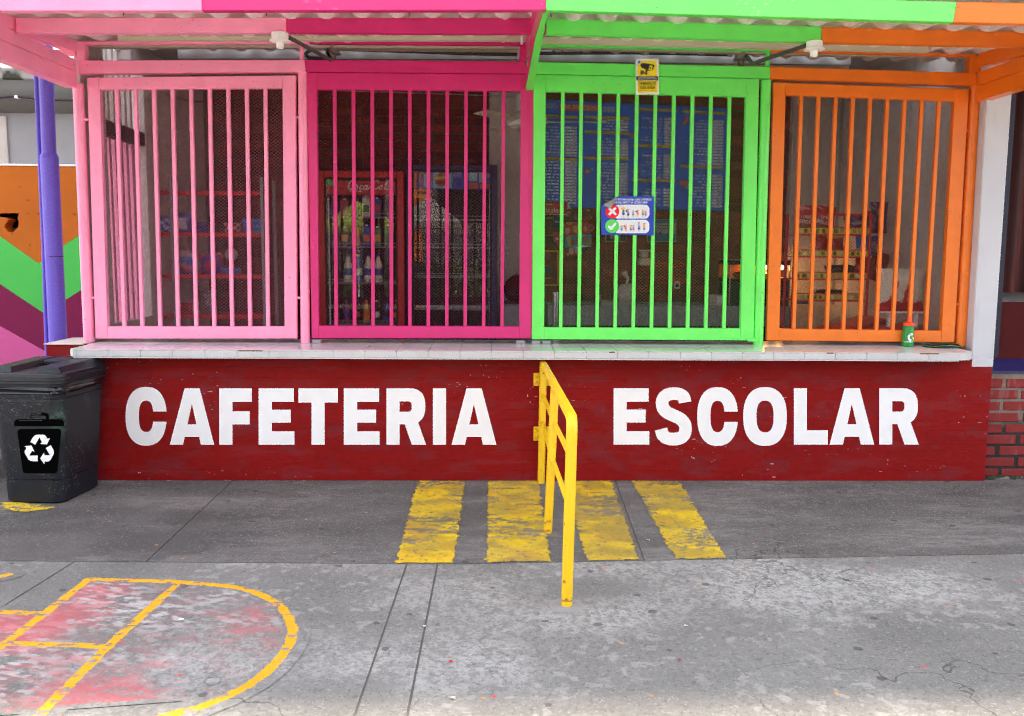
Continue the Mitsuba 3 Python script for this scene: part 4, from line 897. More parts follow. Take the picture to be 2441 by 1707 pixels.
# ================================================================== ON THE COUNTER
b = thing('drink_bottle', 'green squeeze bottle with orange cap and white letter G', 'bottle')
bc_ = pZ(2163, 826, ZC); BR_ = .0375
body = [(0, 0), (.030, 0), (.0365, .006), (.0375, .02), (.0375, .085), (.0365, .105), (.033, .116), (.0345, .122), (.0345, .136), (.030, .140)]
part(b, 'body', lathe(body, 32, bc_), 'bottle_green', 40)
part(b, 'cap', lathe([(.030, .1385), (.0355, .139), (.0365, .145), (.035, .157), (.022, .163), (.013, .166), (.0105, .172), (.0105, .182), (.012, .186), (.011, .195), (0, .196)], 28, bc_), 'cap_orange', 40)
fx_ = math.atan2(-(D+bc_[1]), -bc_[0])
def on_bottle(x, y, lift): a = fx_+x/BR_; r = BR_+.0006+lift; return (bc_[0]+r*math.cos(a), bc_[1]+r*math.sin(a), bc_[2]+y)
def arcp(cx, cy, r0, r1, a0, a1, n=20): t = np.radians(np.linspace(a0, a1, n)); return Polygon([(cx+r1*math.cos(q), cy+r1*math.sin(q)*1.12) for q in t]+[(cx+r0*math.cos(q), cy+r0*math.sin(q)*1.12) for q in t[::-1]])
gc = (.024, .064)
G_ = arcp(*gc, .012, .0255, 62, 335).union(Polygon([(gc[0]+.002, gc[1]-.002), (gc[0]+.0255, gc[1]-.002), (gc[0]+.0235, gc[1]-.014), (gc[0]+.012, gc[1]-.010), (gc[0]+.010, gc[1]-.006)]))
bolt = Polygon([(gc[0]-.002, gc[1]+.006), (gc[0]+.012, gc[1]+.013), (gc[0]+.017, gc[1]+.012), (gc[0]+.008, gc[1]+.004), (gc[0]+.004, gc[1]-.006)])
def dens(g): return g.segmentize(.004)
pr(b, 'emblem', [(dens(G_), (226, 236, 240)), (dens(bolt), (236, 120, 30))], on_bottle, label='white letter G emblem with an orange bolt')
pr(b, 'wording', [(dens(affinity.scale(textpoly('GATORADE', -.026, .0, .0085, .056), 1, -1, origin=(0, 0)).buffer(.0002)), (222, 236, 236))], lambda x, y, l: on_bottle(x, y+.0305, l), label='small white word GATORADE')
dsh = thing('round_mat', 'flat dark round mat with red patches lying on the counter', 'mat')
mc = pZ(2245, 827.5, ZC); n = 40; mv = [(mc[0], mc[1], ZC+.004)]
for rr_ in (.06, .10, .122):
    for i in range(n): a = 2*math.pi*i/n; mv.append((mc[0]+rr_*math.cos(a), mc[1]+rr_*.72*math.sin(a), ZC+.003+(rr_/.122)**3*(.010+.006*math.sin(3*a))))
for i in range(n): a = 2*math.pi*i/n; mv.append((mc[0]+.118*math.cos(a), mc[1]+.118*.72*math.sin(a), ZC+.0012))
mf = [(0, 1+i, 1+(i+1) % n) for i in range(n)]+[t for k in range(3) for i in range(n) for t in ((1+k*n+i, 1+(k+1)*n+i, 1+(k+1)*n+(i+1) % n), (1+k*n+i, 1+(k+1)*n+(i+1) % n, 1+k*n+(i+1) % n))]
part(dsh, 'disc', trimesh.Trimesh(np.array(mv), np.array(mf), process=False), 'dark', 60)
def on_m(x, y, l): r = math.hypot(x, y); return (mc[0]+x, mc[1]+y*.72, ZC+.0055+(min(r, .122)/.122)**3*.012+l)
pr(dsh, 'patches', [(Polygon([(-.095, -.03), (-.02, -.075), (.06, -.07), (.10, -.02), (.03, .02), (-.03, -.01)]).segmentize(.015), (186, 24, 28)), (Polygon([(-.085, -.045), (-.05, -.055), (-.02, -.05), (-.05, -.03)]), (216, 210, 200)), (Polygon([(.05, .02), (.095, .03), (.06, .06)]), (196, 150, 90))], on_m, label='red and white printed patches')
part(dsh, 'rim', tube([(mc[0]+.121*math.cos(a), mc[1]+.121*.72*math.sin(a), ZC+.0135+.006*math.sin(3*a)) for a in np.linspace(0, 2*math.pi, 41)], .0018, 6, False), 'bottle_green', 40)

# ================================================================== INSIDE THE ROOM
def pillow(w, h, t, cols, nx=10, ny=12, seed=0):
    """a sealed snack bag standing in x, z: cols(u, v) -> colour"""
    r = np.random.RandomState(seed); ph = r.rand(4)*6; v, c, f = [], [], []
    for side in (-1, 1):
        for j in range(ny+1):
            for i in range(nx+1):
                a, b_ = i/nx, j/ny; k = (math.sin(math.pi*a)**.6)*(math.sin(math.pi*b_)**.5)
                q = k*(1+.22*math.sin(9*a+ph[0]+5*b_)+.16*math.sin(13*b_+ph[1])); pin = 1-.10*math.sin(math.pi*b_)
                v.append(((a-.5)*w*pin, side*t/2*q, b_*h)); c.append(L(*cols(a, b_)))
    n = (nx+1)*(ny+1)
    for s in range(2):
        for j in range(ny):
            for i in range(nx): o = s*n+j*(nx+1)+i; f += [(o, o+1, o+nx+2), (o, o+nx+2, o+nx+1)]
    return trimesh.Trimesh(np.array(v), np.array(f), process=False), np.array(c)
def bag(label, pos, w, h, t, cols, rot=(0, 0, 0), group=None, words=None, seed=0, name='snack_bag'):
    k = thing(name, label, 'snack bag', group)
    m, c = pillow(w, h, t, cols, seed=seed); mt = np.eye(4)
    for ang, ax in zip(rot, ((1, 0, 0), (0, 1, 0), (0, 0, 1))): mt = trimesh.transformations.rotation_matrix(math.radians(ang), ax) @ mt
    mt[:3, 3] = pos; m.apply_transform(mt); part(k, 'bag', m, 'foil', True, color=c)
    for i, (s, x, z, hh, ww, col) in enumerate(words or ()):
        g = affinity.scale(textpoly(s, x, 0, hh, ww), 1, -1, origin=(0, 0))
        pr(k, 'wording', [(g, col)], lambda a, b_, l: (mt @ np.array([a, -t/2*1.12-.003-l, b_+z, 1]))[:3])
    return k
def bands(*bs):                                  # (upper limit of v, colour)
    def f(a, b_):
        for lim, col in bs:
            if b_ <= lim: return col
        return bs[-1][1]
    return f

# drinks coolers
def cooler(key, label, u0, u1, vt, y, mat, fw, inner):
    k = thing(key, label, 'refrigerator')
    a, b_ = pY(u0, vt, y), pY(u1, vt, y); x0, x1, zt_ = a[0], b_[0], a[2]
    part(k, 'cabinet', cat(box(x0, x0+.03, y+.05, y+.60, .05, zt_), box(x1-.03, x1, y+.05, y+.60, .05, zt_), box(x0+.031, x1-.031, y+.55, y+.60, .05, zt_), box(x0+.031, x1-.031, y+.05, y+.549, zt_-.06, zt_), box(x0+.031, x1-.031, y+.05, y+.549, .05, .45)), mat)
    part(k, 'liner', cat(box(x0+.034, x0+.04, y+.055, y+.54, .46, zt_-.07), box(x1-.04, x1-.034, y+.055, y+.54, .46, zt_-.07), box(x0+.042, x1-.042, y+.535, y+.545, .46, zt_-.07)), inner)
    d = part(k, 'door', cat(*[box(q[0], q[1], y, y+.045, q[2], q[3], .006) for q in ((x0, x0+fw, .45, zt_), (x1-fw, x1, .45, zt_), (x0+fw+.001, x1-fw-.001, zt_-fw, zt_), (x0+fw+.001, x1-fw-.001, .45, .45+fw))]), mat)
    part(d, 'gasket', cat(box(x0+fw, x0+fw+.012, y+.012, y+.04, .45+fw, zt_-fw), box(x1-fw-.012, x1-fw, y+.012, y+.04, .45+fw, zt_-fw), box(x0+fw+.012, x1-fw-.012, y+.012, y+.04, zt_-fw-.012, zt_-fw)), 'darker')
    m = trimesh.Trimesh(np.array([(x0+fw+.012, y+.02, .45+fw), (x1-fw-.012, y+.02, .45+fw), (x1-fw-.012, y+.02, zt_-fw-.012), (x0+fw+.012, y+.02, zt_-fw-.012)]), np.array([(0, 1, 2), (0, 2, 3)]), process=False)
    part(d, 'glass', m, 'pane')
    return k, x0, x1, zt_
YC = 1.85
k1, xa1, xb1, zt1 = cooler('drinks_cooler', 'red glass door drinks cooler with white script lettering', 755, 962, 406, YC, 'red', .058, 'darker')
k2, xa2, xb2, zt2 = cooler('drinks_cooler', 'dark blue glass door cooler with a picture banner at top', 968, 1186, 391, YC, 'navy', .05, 'dark')
def shelf(k, x0, x1, v, y):
    z = pY(860, v, y)[2]
    part(k, 'shelf', cat(*[box(x0+.05, x1-.05, y+.03+i*.06, y+.034+i*.06, z-.003, z) for i in range(8)], box(x0+.05, x1-.05, y+.0, y+.008, z+.022, z+.027), box(x0+.05, x1-.05, y+.0, y+.008, z-.012, z-.006), box(x0+.05, x0+.056, y, y+.5, z-.008, z-.003), box(x1-.056, x1-.05, y, y+.5, z-.008, z-.003)), 'shelf_grey'); return z
zsh = [shelf(k1, xa1, xb1, v, YC+.08) for v in (516, 587, 674, 772)]
zs2 = [shelf(k2, xa2, xb2, v, YC+.08) for v in (520, 587, 658, 735)]
# header panel of the red cooler with its script
zb1 = pY(860, 464, YC+.06)[2]; zsb = pY(860, 452, YC+.05)[2]; part(k1, 'header_panel', hull([(x, y, z) for x in (xa1+.06, xb1-.06) for y, z in ((YC+.05, zt1-.08), (YC+.05, zb1), (YC+.2, zt1-.08), (YC+.2, zb1))]), 'red')
def stroke(pts, w=.5):
    q = pts
    for _ in range(2):
        n_ = [q[0]]
        for a, b_ in zip(q[:-1], q[1:]): n_ += [(.75*a[0]+.25*b_[0], .75*a[1]+.25*b_[1]), (.25*a[0]+.75*b_[0], .25*a[1]+.75*b_[1])]
        q = n_+[q[-1]]
    return LineString(q).buffer(w)
def Cc(x): return [stroke([(x+3.4, 7), (x+2.6, 9.6), (x+.2, 8.6), (x-.8, 4), (x+.6, .2), (x+3.2, .8), (x+4.4, 2.8)], .62)]
def oo(x): return [stroke([(x+1.2, 4.6), (x, 3.6), (x, 1), (x+1.2, 0), (x+2.3, 1.4), (x+2.3, 3.6), (x+1.2, 4.6)], .5)]
def aa(x): return oo(x)+[stroke([(x+2.5, 4.6), (x+2.3, 1), (x+3.2, 0), (x+4.2, 1.4)], .5)]
def ll(x): return [stroke([(x, 1), (x+.8, 5), (x+2, 9.4), (x+1, 9.8), (x+.3, 5), (x+.5, .6), (x+1.6, .2), (x+2.4, 1.4)], .45)]
script = unary_union(Cc(0)+oo(5)+[stroke([(11, 4.2), (9.6, 4.4), (8.9, 2), (9.8, .1), (11.6, 1)], .5)]+aa(12.4)+[stroke([(17.0, 2.6), (18.4, 2.9)], .45)]+Cc(20)+oo(25)+ll(29)+aa(32)+[stroke([(2, -1.6), (6, -1.2), (9, -2), (12, -1.2)], .4)])
script = affinity.affine_transform(script, [1, .22, 0, 1, 0, 0])
sx = .385/37; pr(k1, 'script', [(script, (224, 220, 214))], lambda x, y, l: (xa1+.255+x*sx, YC+.0485-l, zsb+y*.0082), label='white script words Coca-Cola')
q = pY(786, 430, YC+.045); part(k1, 'energy_label', box(q[0]-.03, q[0]+.03, YC+.044, YC+.046, q[2]-.045, q[2]+.045), 'green_wall')
part(k1, 'light_tube', box(xa1+.075, xa1+.088, YC+.06, YC+.075, .75, zb1-.03, .003), 'fitting')
bcol = [(180, 30, 30), (40, 70, 160), (220, 150, 40), (40, 120, 60), (150, 40, 110), (230, 220, 200), (30, 30, 34), (230, 110, 40)]
def bottle(x, y, z, h, col, cap, label, group):
    k = thing('soda_bottle', label, 'bottle', group); r = h*.15
    part(k, 'body', lathe([(0, 0), (r, 0), (r, h*.6), (r*.5, h*.85), (r*.38, h*.9), (r*.38, h*.94), (0, h*.94)], 12, (x, y, z)), col, 40)
    part(k, 'label', lathe([(r*1.02, h*.25), (r*1.02, h*.5)], 12, (x, y, z)), cap, 40); part(k, 'cap', lathe([(r*.45, h*.94), (r*.45, h), (0, h)], 10, (x, y, z)), cap)
MC = [M(f'label_{i}', c, .4) for i, c in enumerate(bcol)]
names = ['red', 'blue', 'amber', 'green', 'purple', 'cream', 'black', 'orange']
for si, z in ((3, zsh[3]), (2, zsh[2])):
    for i in range(7):
        x = xa1+.12+i*.088; cidx = rng.randrange(8)
        if si == 3: bottle(x, YC+.15+rng.uniform(-.01, .03), z+.003, .20, MC[(cidx+3) % 8] if i % 2 else 'dark', MC[cidx], f'{["first", "second", "third", "fourth", "fifth", "sixth", "seventh"][i]} soda bottle from left on lowest shelf of the red cooler', 'soda bottles in the red cooler')
        elif i in (1, 2, 3, 4): bottle(x+.02, YC+.16, z+.003, .24, MC[5] if i != 2 else MC[1], MC[1] if i != 2 else MC[5], f'{["", "first", "second", "third", "fourth"][i]} tall bottle from left on the middle shelf of the red cooler', 'tall bottles in the red cooler')
ORD = ['first', 'second', 'third', 'fourth', 'fifth', 'sixth', 'seventh']
for si, shn in ((0, 'top'), (1, 'second')):
    for i in range(6):
        x = xa1+.11+i*.094; c_ = rng.randrange(8); h = rng.uniform(.13, .17); t = thing('juice_carton', f'{ORD[i]} drink carton from left on the {shn} shelf of the red cooler', 'carton', 'drink cartons in the red cooler')
        part(t, 'body', hull([(x+dx, YC+.15+dy, zsh[si]+.003+z) for dx in (-.033, .033) for dy in (0, .06) for z in (0, h)]+[(x+dx, YC+.18, zsh[si]+.003+h+.025) for dx in (-.033, .033)]), MC[c_]); part(t, 'label', box(x-.026, x+.026, YC+.1475, YC+.149, zsh[si]+.04, zsh[si]+.10), MC[(c_+3+i) % 8]); part(t, 'cap', lathe([(.012, 0), (.012, .014), (0, .014)], 10, (x, YC+.165, zsh[si]+h+.012)), 'white')
# blue cooler: banner and tag
q0, q1 = pY(985, 410, YC+.05), pY(1170, 452, YC+.05)
part(k2, 'banner', box(q0[0], q1[0], YC+.05, YC+.058, q1[2], q0[2]), 'blue')
pm_ = lambda u, v, l: pY(u, v, YC+.0485-l)
pr(k2, 'banner_print', [(Polygon([(985, 410), (1010, 410), (988, 445), (985, 450)]), (70, 60, 110)), (sbox(1010, 413, 1024, 445), (120, 170, 200)), (sbox(1032, 412, 1078, 449), (120, 178, 205)), (circ(1052, 428, 17), (150, 90, 50)), (Polygon([(1036, 422), (1068, 420), (1069, 427), (1035, 429)]), (206, 170, 90)), (Polygon([(1036, 432), (1069, 430), (1066, 438), (1039, 439)]), (150, 40, 34)), (sbox(1118, 411, 1138, 432), (150, 190, 205)), (sbox(1142, 411, 1160, 436), (140, 180, 200)), (sbox(1118, 436, 1140, 450), (206, 90, 40)), (sbox(1144, 438, 1168, 450), (190, 100, 60))], pm_, label='banner with pictures of food')
pr(k2, 'tag', [(Polygon([(984, 452), (1030, 452), (1026, 478), (984, 470)]), (226, 130, 40)), (sbox(988, 457, 1016, 463), (60, 24, 20)), (circ(992, 460, 2.6), (236, 220, 210))], pm_, label='orange tag with a small dark plate')

# shelf rack in the left bay with snacks
ra = thing('shelf_rack', 'grey post rack with red shelves behind the pink gate', 'shelf')
YR = 1.27
rx0, rx1 = XWL+.03, pY(629, 600, YR)[0]
lev = [pY(500, v, YR)[2] for v in (458, 557, 657, 753)]
for z in lev: part(ra, 'shelf', cat(box(rx0, rx1, YR, YR+.012, z-.022, z+.008), box(rx0, rx1, YR+.013, YR+.38, z-.008, z)), 'red')
for x in (pY(411, 600, YR)[0], rx1-.012):
    for y in (YR-.025, YR+.38): part(ra, 'post', box(x, x+.022, y, y+.022, .02, lev[0]+.12), 'shelf_grey')
blu = lambda a, b_: (50, 90, 190) if (int(a*7)+int(b_*6)) % 3 else (180, 190, 205)
bag('dark blue and white snack bag, leftmost on the second rack shelf', (pY(392, 540, YR+.1)[0]-.0, YR+.12, lev[1]), .14, .13, .07, blu, (12, 0, 10), seed=1)
bag('blue and white snack bag right of the rack post on the second shelf', (pY(436, 540, YR+.1)[0], YR+.12, lev[1]), .17, .17, .09, lambda a, b_: (190, 184, 196) if abs(a-.5) < .2 and .3 < b_ < .8 else (46, 62, 150), (14, 0, 0), seed=2)
bag('low blue snack bag leaning over on the second rack shelf', (pY(478, 545, YR+.1)[0], YR+.1, lev[1]), .15, .10, .06, bands((.5, (60, 70, 170)), (1, (40, 50, 120))), (25, 0, -8), seed=3)
for i in range(3): k = thing('snack_box', ['lowest blue carton in the pile on the second rack shelf', 'middle blue carton in the pile on the second rack shelf', 'topmost blue carton in the pile on the second rack shelf'][i], 'box', None); x = pY(600, 540, YR)[0]; part(k, 'body', box(x-.07-.01*i, x+.075-.008*i, YR+.05, YR+.22, lev[1]+i*.042, lev[1]+.036+i*.042, .003), M('carton_blue', (40, 110, 190), .45) if i == 0 else 'carton_blue'); part(k, 'label', box(x-.05, x+.0, YR+.0482, YR+.0495, lev[1]+i*.042+.008, lev[1]+.028+i*.042), 'red')
bag('red and white snack bag beside the blue cartons on the rack', (pY(555, 545, YR+.1)[0], YR+.11, lev[1]), .14, .09, .07, lambda a, b_: (190, 160, 165) if (int(a*5)+int(b_*4)) % 2 else (170, 40, 50), (10, 0, 5), seed=4)
bag('tall blue snack bag with yellow and red print on third shelf', (pY(444, 650, YR+.1)[0], YR+.12, lev[2]), .17, .20, .09, lambda a, b_: (210, 170, 100) if .35 < b_ < .55 and a < .6 else ((190, 50, 50) if .2 < b_ <= .35 and a > .3 else ((170, 150, 150) if b_ > .8 else (46, 100, 180))), (10, 0, 0), seed=5)
bag('red and blue rounded snack bag at the middle of third shelf', (pY(505, 650, YR+.1)[0], YR+.12, lev[2]), .19, .17, .11, lambda a, b_: (60, 60, 160) if abs(math.hypot(a-.5, b_-.5)-.4) < .09 else (176, 40, 60), (12, 0, 0), seed=6)
bag('flat blue and red snack bag lying on the third shelf', (pY(553, 650, YR+.1)[0], YR+.1, lev[2]), .17, .07, .06, bands((.4, (180, 50, 70)), (1, (70, 100, 180))), (30, 0, 0), seed=7)
for u, v, r_, l in ((521, 612, .035, 'small grey white ball ornament on third rack shelf'), (551, 607, .052, 'large grey white ball ornament on third rack shelf')):
    t = thing('ball', l, 'ball'); put(t, trimesh.creation.icosphere(subdivisions=2, radius=r_).apply_translation((pY(u, v, YR+.2)[0], YR+.2, pY(u, v, YR+.2)[2])), 'plaster_grey', True)
    part(t+'__x', 'x', box(0, 1, 0, 1, 0, 1), 'dark') if False else None
bag('red snack bag with yellow print on the lowest rack shelf', (pY(450, 750, YR+.1)[0], YR+.12, lev[3]), .18, .10, .08, lambda a, b_: (200, 150, 50) if a > .7 else (160, 30, 30), (10, 0, 0), seed=8)
bag('dull grey clear bag on the lowest rack shelf', (pY(492, 745, YR+.1)[0], YR+.15, lev[3]), .16, .20, .09, bands((1, (110, 104, 110))), (6, 0, 0), seed=9)

# ceiling fan between the bays
fn_ = thing('ceiling_fan', 'white ceiling fan hanging between magenta and green bays', 'fan')
yf = 1.0; fc = pY(1256, 288, yf)
part(fn_, 'rod', tube([(fc[0], yf, fc[2]+.05), (fc[0], yf, 2.98)], .014, 12), 'white', 40)
part(fn_, 'canopy', lathe([(.02, .0), (.085, .02), (.082, .13), (0, .135)], 24, (fc[0], yf, fc[2]+.055)), 'white', 40)
part(fn_, 'motor', lathe([(0, -.055), (.06, -.055), (.13, -.045), (.155, -.01), (.155, .025), (.12, .05), (0, .052)], 32, fc), 'white', 40)
part(fn_, 'lower_cap', lathe([(0, -.085), (.05, -.085), (.07, -.058), (0, -.056)], 24, fc), 'fitting_old', 40)
for i in range(3):
    a = math.radians(-6+120*i); c, s = math.cos(a), math.sin(a); hb = box(.15, .60, -.055, .055, -.012, -.006, .002); hb.apply_transform(trimesh.transformations.rotation_matrix(math.radians(10), (1, 0, 0))); hb.apply_transform(trimesh.transformations.rotation_matrix(a, (0, 0, 1))); hb.apply_translation(fc); part(fn_, 'blade', hb, 'cream')
wr = thing('room_cable', 'thin pale cable stretched across the room above the coolers', 'cable')
put(wr, tube([pY(u, v, 1.2) for u, v in ((752, 214), (900, 219), (1060, 224), (1160, 228), (1245, 232))], .004, 6), 'grey')
wr = thing('room_cable', 'thin sagging cable in front of the brick wall at left', 'cable')
put(wr, tube([pY(u, v, 1.6) for u, v in ((380, 222), (455, 242), (505, 243), (560, 214), (680, 212))], .004, 6), 'dark')

# price board
pb = thing('price_board', 'large blue price list board with yellow headings on the brick wall', 'board')
YPB = YB-.04
fB = quadmap(YPB, (1255, 235.5), (1735.3, 257.7), (1731, 503), (1253, 492))
U0, V0 = (1255-1290)/.2221, 485
def bs(x, y): return ((x-(-157))/(2005+157), (y-(480+ (x+157)*.042))/(1165))    # drawing of the board in zoom units, y measured at that column
def board_fn(p, n, uv):
    u, v = uv.x*2162-157, uv.y*1165
    c = mi.Color3f(L(40, 104, 240))*(.9+.15*fbm(uv.x*6, uv.y*6, 0, 3))
    row = dr.floor(v/34.3); fv = v/34.3-row
    for (t0, t1, q0_, q1_, skip, k) in ((-150, 200, 256, 386, ((0, 150), (150, 280), (600, 645)), 1), (500, 810, 845, 936, ((0, 185), (320, 390), (600, 660)), 2), (1040, 1290, 1320, 1412, ((0, 130), (480, 540), (860, 920)), 3), (1540, 1800, 1842, 1962, ((0, 140), (680, 745)), 4)):
        ok = dr.select(v > 1135, 0., 1.)
        for s0, s1 in skip: ok = ok*dr.select((v > s0) & (v < s1), 0., 1.)
        if k == 3: ok = ok*dr.select(v > 1040, .0, 1.) if False else ok
        start = t0+(t1-t0)*.75*cell_rand(row, k, 3)
        tx = dr.select((u > start) & (u < t1) & (fv > .28) & (fv < .74), 1., 0.)*smoothstep(.36, .46, noise(u/9., row*3.1, k))
        c = mix(c, L(224, 230, 244), tx*ok*.85)
        r = 12.; dx = dr.maximum(dr.maximum(q0_+r-u, u-(q1_-r)), 0); dy = dr.abs(fv-.5)*34.3
        pill = dr.select(dr.sqrt(dx*dx+dy*dy) < r, 1., 0.)
        c = mix(c, L(222, 226, 236), pill*ok)
        fig = dr.select((u > q1_-62) & (u < q1_-12) & (fv > .36) & (fv < .66), 1., 0.)*smoothstep(.42, .5, noise(u/7., row*2.3, k+5))
        c = mix(c, L(70, 80, 110), fig*ok*.8)
    return c
M('board', proc(board_fn), .45)
nq = 12; gv, guv, gf = [], [], []
for j in range(nq+1):
    for i in range(nq+1): gv.append(fB(i/nq, j/nq)); guv.append((i/nq, j/nq))
for j in range(nq):
    for i in range(nq): o = j*(nq+1)+i; gf += [(o, o+1, o+nq+2), (o, o+nq+2, o+nq+1)]
part(pb, 'printed_face', trimesh.Trimesh(np.array(gv), np.array(gf), process=False), 'board', uv=np.array(guv))
part(pb, 'backing', hull([fB(s, t)+np.array([0, d, 0]) for s in (0, 1) for t in (0, 1) for d in (.002, .012)]), 'navy')
def on_b(x, y, l): return fB((x+157)/2162, (y-(478+(x+157)*.0425))/1165, .0012+l)
def yb_(x0, x1, y): part_ = LineString([(x0+14, y), (x1-14, y)]).buffer(15); pr(pb, 'heading_bar', [(part_, (206, 178, 30))]+[(sbox(a, y-5+.012*(a-x0), a+rng.uniform(10, 18), y+6+.012*(a-x0)), (90, 84, 30)) for a in np.arange((x0+x1)/2-70, (x0+x1)/2+70, 21)], lambda x, yy, l: on_b(x, yy+(x-x0)*.042, l))
for q in ((-140, 398, 655), (462, 948, 672), (462, 948, 832), (-140, 392, 1116), (462, 944, 1118), (990, 1466, 582), (985, 1458, 985), (975, 1448, 1366), (1510, 1976, 610), (1496, 1962, 1220)): yb_(*q)
def tb(s, x, y, h, w, col, bold=True): return (affinity.skew(textpoly(s, x, y, h, w, bold), ys=2.4, origin=(x, y)), col)
pr(pb, 'title', [tb('LISTADO', -130, 566, 46, 300, (196, 200, 214)), (affinity.skew(rbox(190, 532, 618, 604, 24), ys=1.0, origin=(190, 540)), (206, 66, 40)), tb('DE PRECIOS', 240, 588, 46, 358, (216, 206, 200)), tb('$$$', 655, 612, 52, 130, (196, 200, 214))], on_b, label='title words LISTADO DE PRECIOS $$$')
def food(u, v, ls, lab): pr(pb, 'food_picture', [(Polygon(a) if isinstance(a, list) else a, c) for a, c in ls], on_b, label=lab)
food(0, 0, [([(1540, 690), (1585, 710), (1510, 775)], (206, 160, 70)), (circ(1562, 700, 27), (226, 90, 130))], 'printed ice cream cone')
food(0, 0, [(circ(500, 1270, 36, sy=.7), (190, 90, 60)), (circ(500, 1268, 22, sy=.6), (226, 180, 170))], 'printed doughnut')
food(0, 0, [([(1480, 1410), (1510, 1385), (1570, 1385), (1600, 1425), (1560, 1445), (1500, 1430)], (206, 100, 50))], 'printed pastry')
food(0, 0, [(circ(985, 880, 26), (206, 120, 50))], 'printed hot dog')
food(0, 0, [(circ(1030, 1275, 50, sy=.4), (200, 140, 60))], 'printed fried snacks')

# hanging packs and notices left of the green bay, on the wall
def notice(label, cat_, layers, y, mp, name='notice', thick=.006, back=None):
    k = thing(name, label, cat_)
    g = unary_union([Polygon(q.exterior) for q, _ in layers for q in getattr(q, 'geoms', [q])]).convex_hull if back is None else back
    pts = [mp(a, b_, 0.) for a, b_ in list(g.exterior.coords)[:-1]]
    part(k, 'board', hull(pts+[q+np.array([0, thick, 0]) for q in pts]), 'white'); pr(k, 'print', layers, lambda a, b_, l: mp(a, b_, l+.0012)); return k
def z8(y): return lambda x, yy, l: pY(1290+x*.1681, 450+yy*.1681, y)+np.array([0, -l, 0])
def z7(y): return lambda x, yy, l: pY(1420+x*.0958, 450+yy*.0958, y)+np.array([0, -l, 0])
YH = YB-.08
notice('red lollipop sign with white rounded letters below the price board', 'sign', [(rbox(-60, 188, 375, 358, 18), (186, 24, 50)), (textpoly('olulu', -20, 335, 62, 300), (214, 200, 200)), (sbox(75, 215, 165, 228), (220, 190, 190)), (circ(400, 330, 46, 24), (120, 30, 34)), (textpoly('olu', 375, 345, 24, 50), (190, 170, 160))], YH-.02, z8(YH-.02))
notice('red round bag of toffees hanging above the turquoise pack', 'snack bag', [(circ(600, 370, 130, 24, .8), (110, 36, 30)), (Polygon([(470, 420), (560, 300), (600, 420), (700, 330), (720, 420), (600, 470)]), (140, 60, 44)), (circ(670, 305, 22, 10, .5), (200, 196, 190))], YH, z8(YH), 'hanging_pack', .02)
notice('red and pink pack with cream shapes, upper hanging pack', 'snack bag', [(Polygon([(330, 480), (600, 470), (720, 490), (765, 550), (730, 620), (600, 650), (330, 670)]), (186, 30, 36)), (circ(375, 600, 36, sy=1.4), (200, 170, 160)), (circ(490, 575, 45, sy=1.1), (196, 160, 90)), (circ(625, 570, 26, sy=1.5), (190, 150, 60)), (circ(705, 560, 48), (176, 40, 90)), (circ(705, 552, 24), (70, 50, 50)), (circ(400, 495, 40, sy=.5), (200, 160, 50))], YH-.03, z8(YH-.03), 'hanging_pack', .02)
notice('turquoise pack with yellow bar and red fruit, middle hanging pack', 'snack bag', [(Polygon([(335, 665), (708, 640), (708, 820), (600, 800), (400, 850), (335, 845)]), (70, 150, 170)), (sbox(378, 670, 420, 825), (196, 170, 60)), (circ(445, 760, 26, sy=1.8), (180, 40, 44)), (circ(515, 740, 30), (190, 50, 50)), (circ(640, 720, 34), (206, 80, 40)), (circ(670, 770, 40, sy=.6), (150, 160, 50))], YH-.01, z8(YH-.01), 'hanging_pack', .02)
notice('red pack with white figures, lowest hanging pack', 'snack bag', [(Polygon([(335, 870), (550, 815), (560, 960), (335, 960)]), (176, 24, 30)), (circ(430, 890, 34, sy=1.3), (190, 170, 160)), (circ(508, 880, 34, sy=1.2), (190, 180, 180)), (circ(380, 930, 16), (190, 160, 150))], YH+.01, z8(YH+.01), 'hanging_pack', .02)
notice('crimson heart shaped pack beside the green gate stile', 'snack bag', [(Polygon([(165, 630), (220, 612), (290, 640), (290, 760), (235, 810), (185, 740)]), (170, 30, 54)), (circ(225, 710, 30, sy=.6), (200, 150, 160))], YH-.005, z8(YH-.005), 'hanging_pack', .02)
notice('dark blue sachet hanging just under the red sign', 'snack bag', [(sbox(175, 370, 270, 590), (34, 36, 70)), (sbox(190, 455, 265, 480), (150, 140, 170))], YH+.012, z8(YH+.012), 'hanging_pack', .015)
notice('yellow lined frame of a notice at left of the green bay', 'notice', [(sbox(-60, 870, 270, 1378).difference(sbox(-60, 900, 225, 1350)), (186, 150, 36)), (circ(95, 950, 40, sy=1.3), (170, 60, 80)), (sbox(60, 1110, 145, 1190), (60, 80, 130)), (sbox(60, 1255, 145, 1275), (190, 150, 30)), (sbox(60, 655, 160, 668), (170, 150, 40)), (sbox(60, 400, 160, 430), (150, 130, 50))], YH+.03, z8(YH+.03), 'notice', .004, back=sbox(-60, 1360, 265, 1378))
notice('small black and white photo in a pale frame on the bricks', 'picture', [(sbox(240, 960, 770, 1320), (170, 160, 150)), (sbox(262, 980, 748, 1296), (52, 48, 46)), (circ(400, 1200, 60), (150, 146, 140)), (sbox(560, 1150, 620, 1290), (120, 116, 112)), (circ(680, 1230, 40), (96, 92, 90))], YB-.02, z7(YB-.02), 'picture')
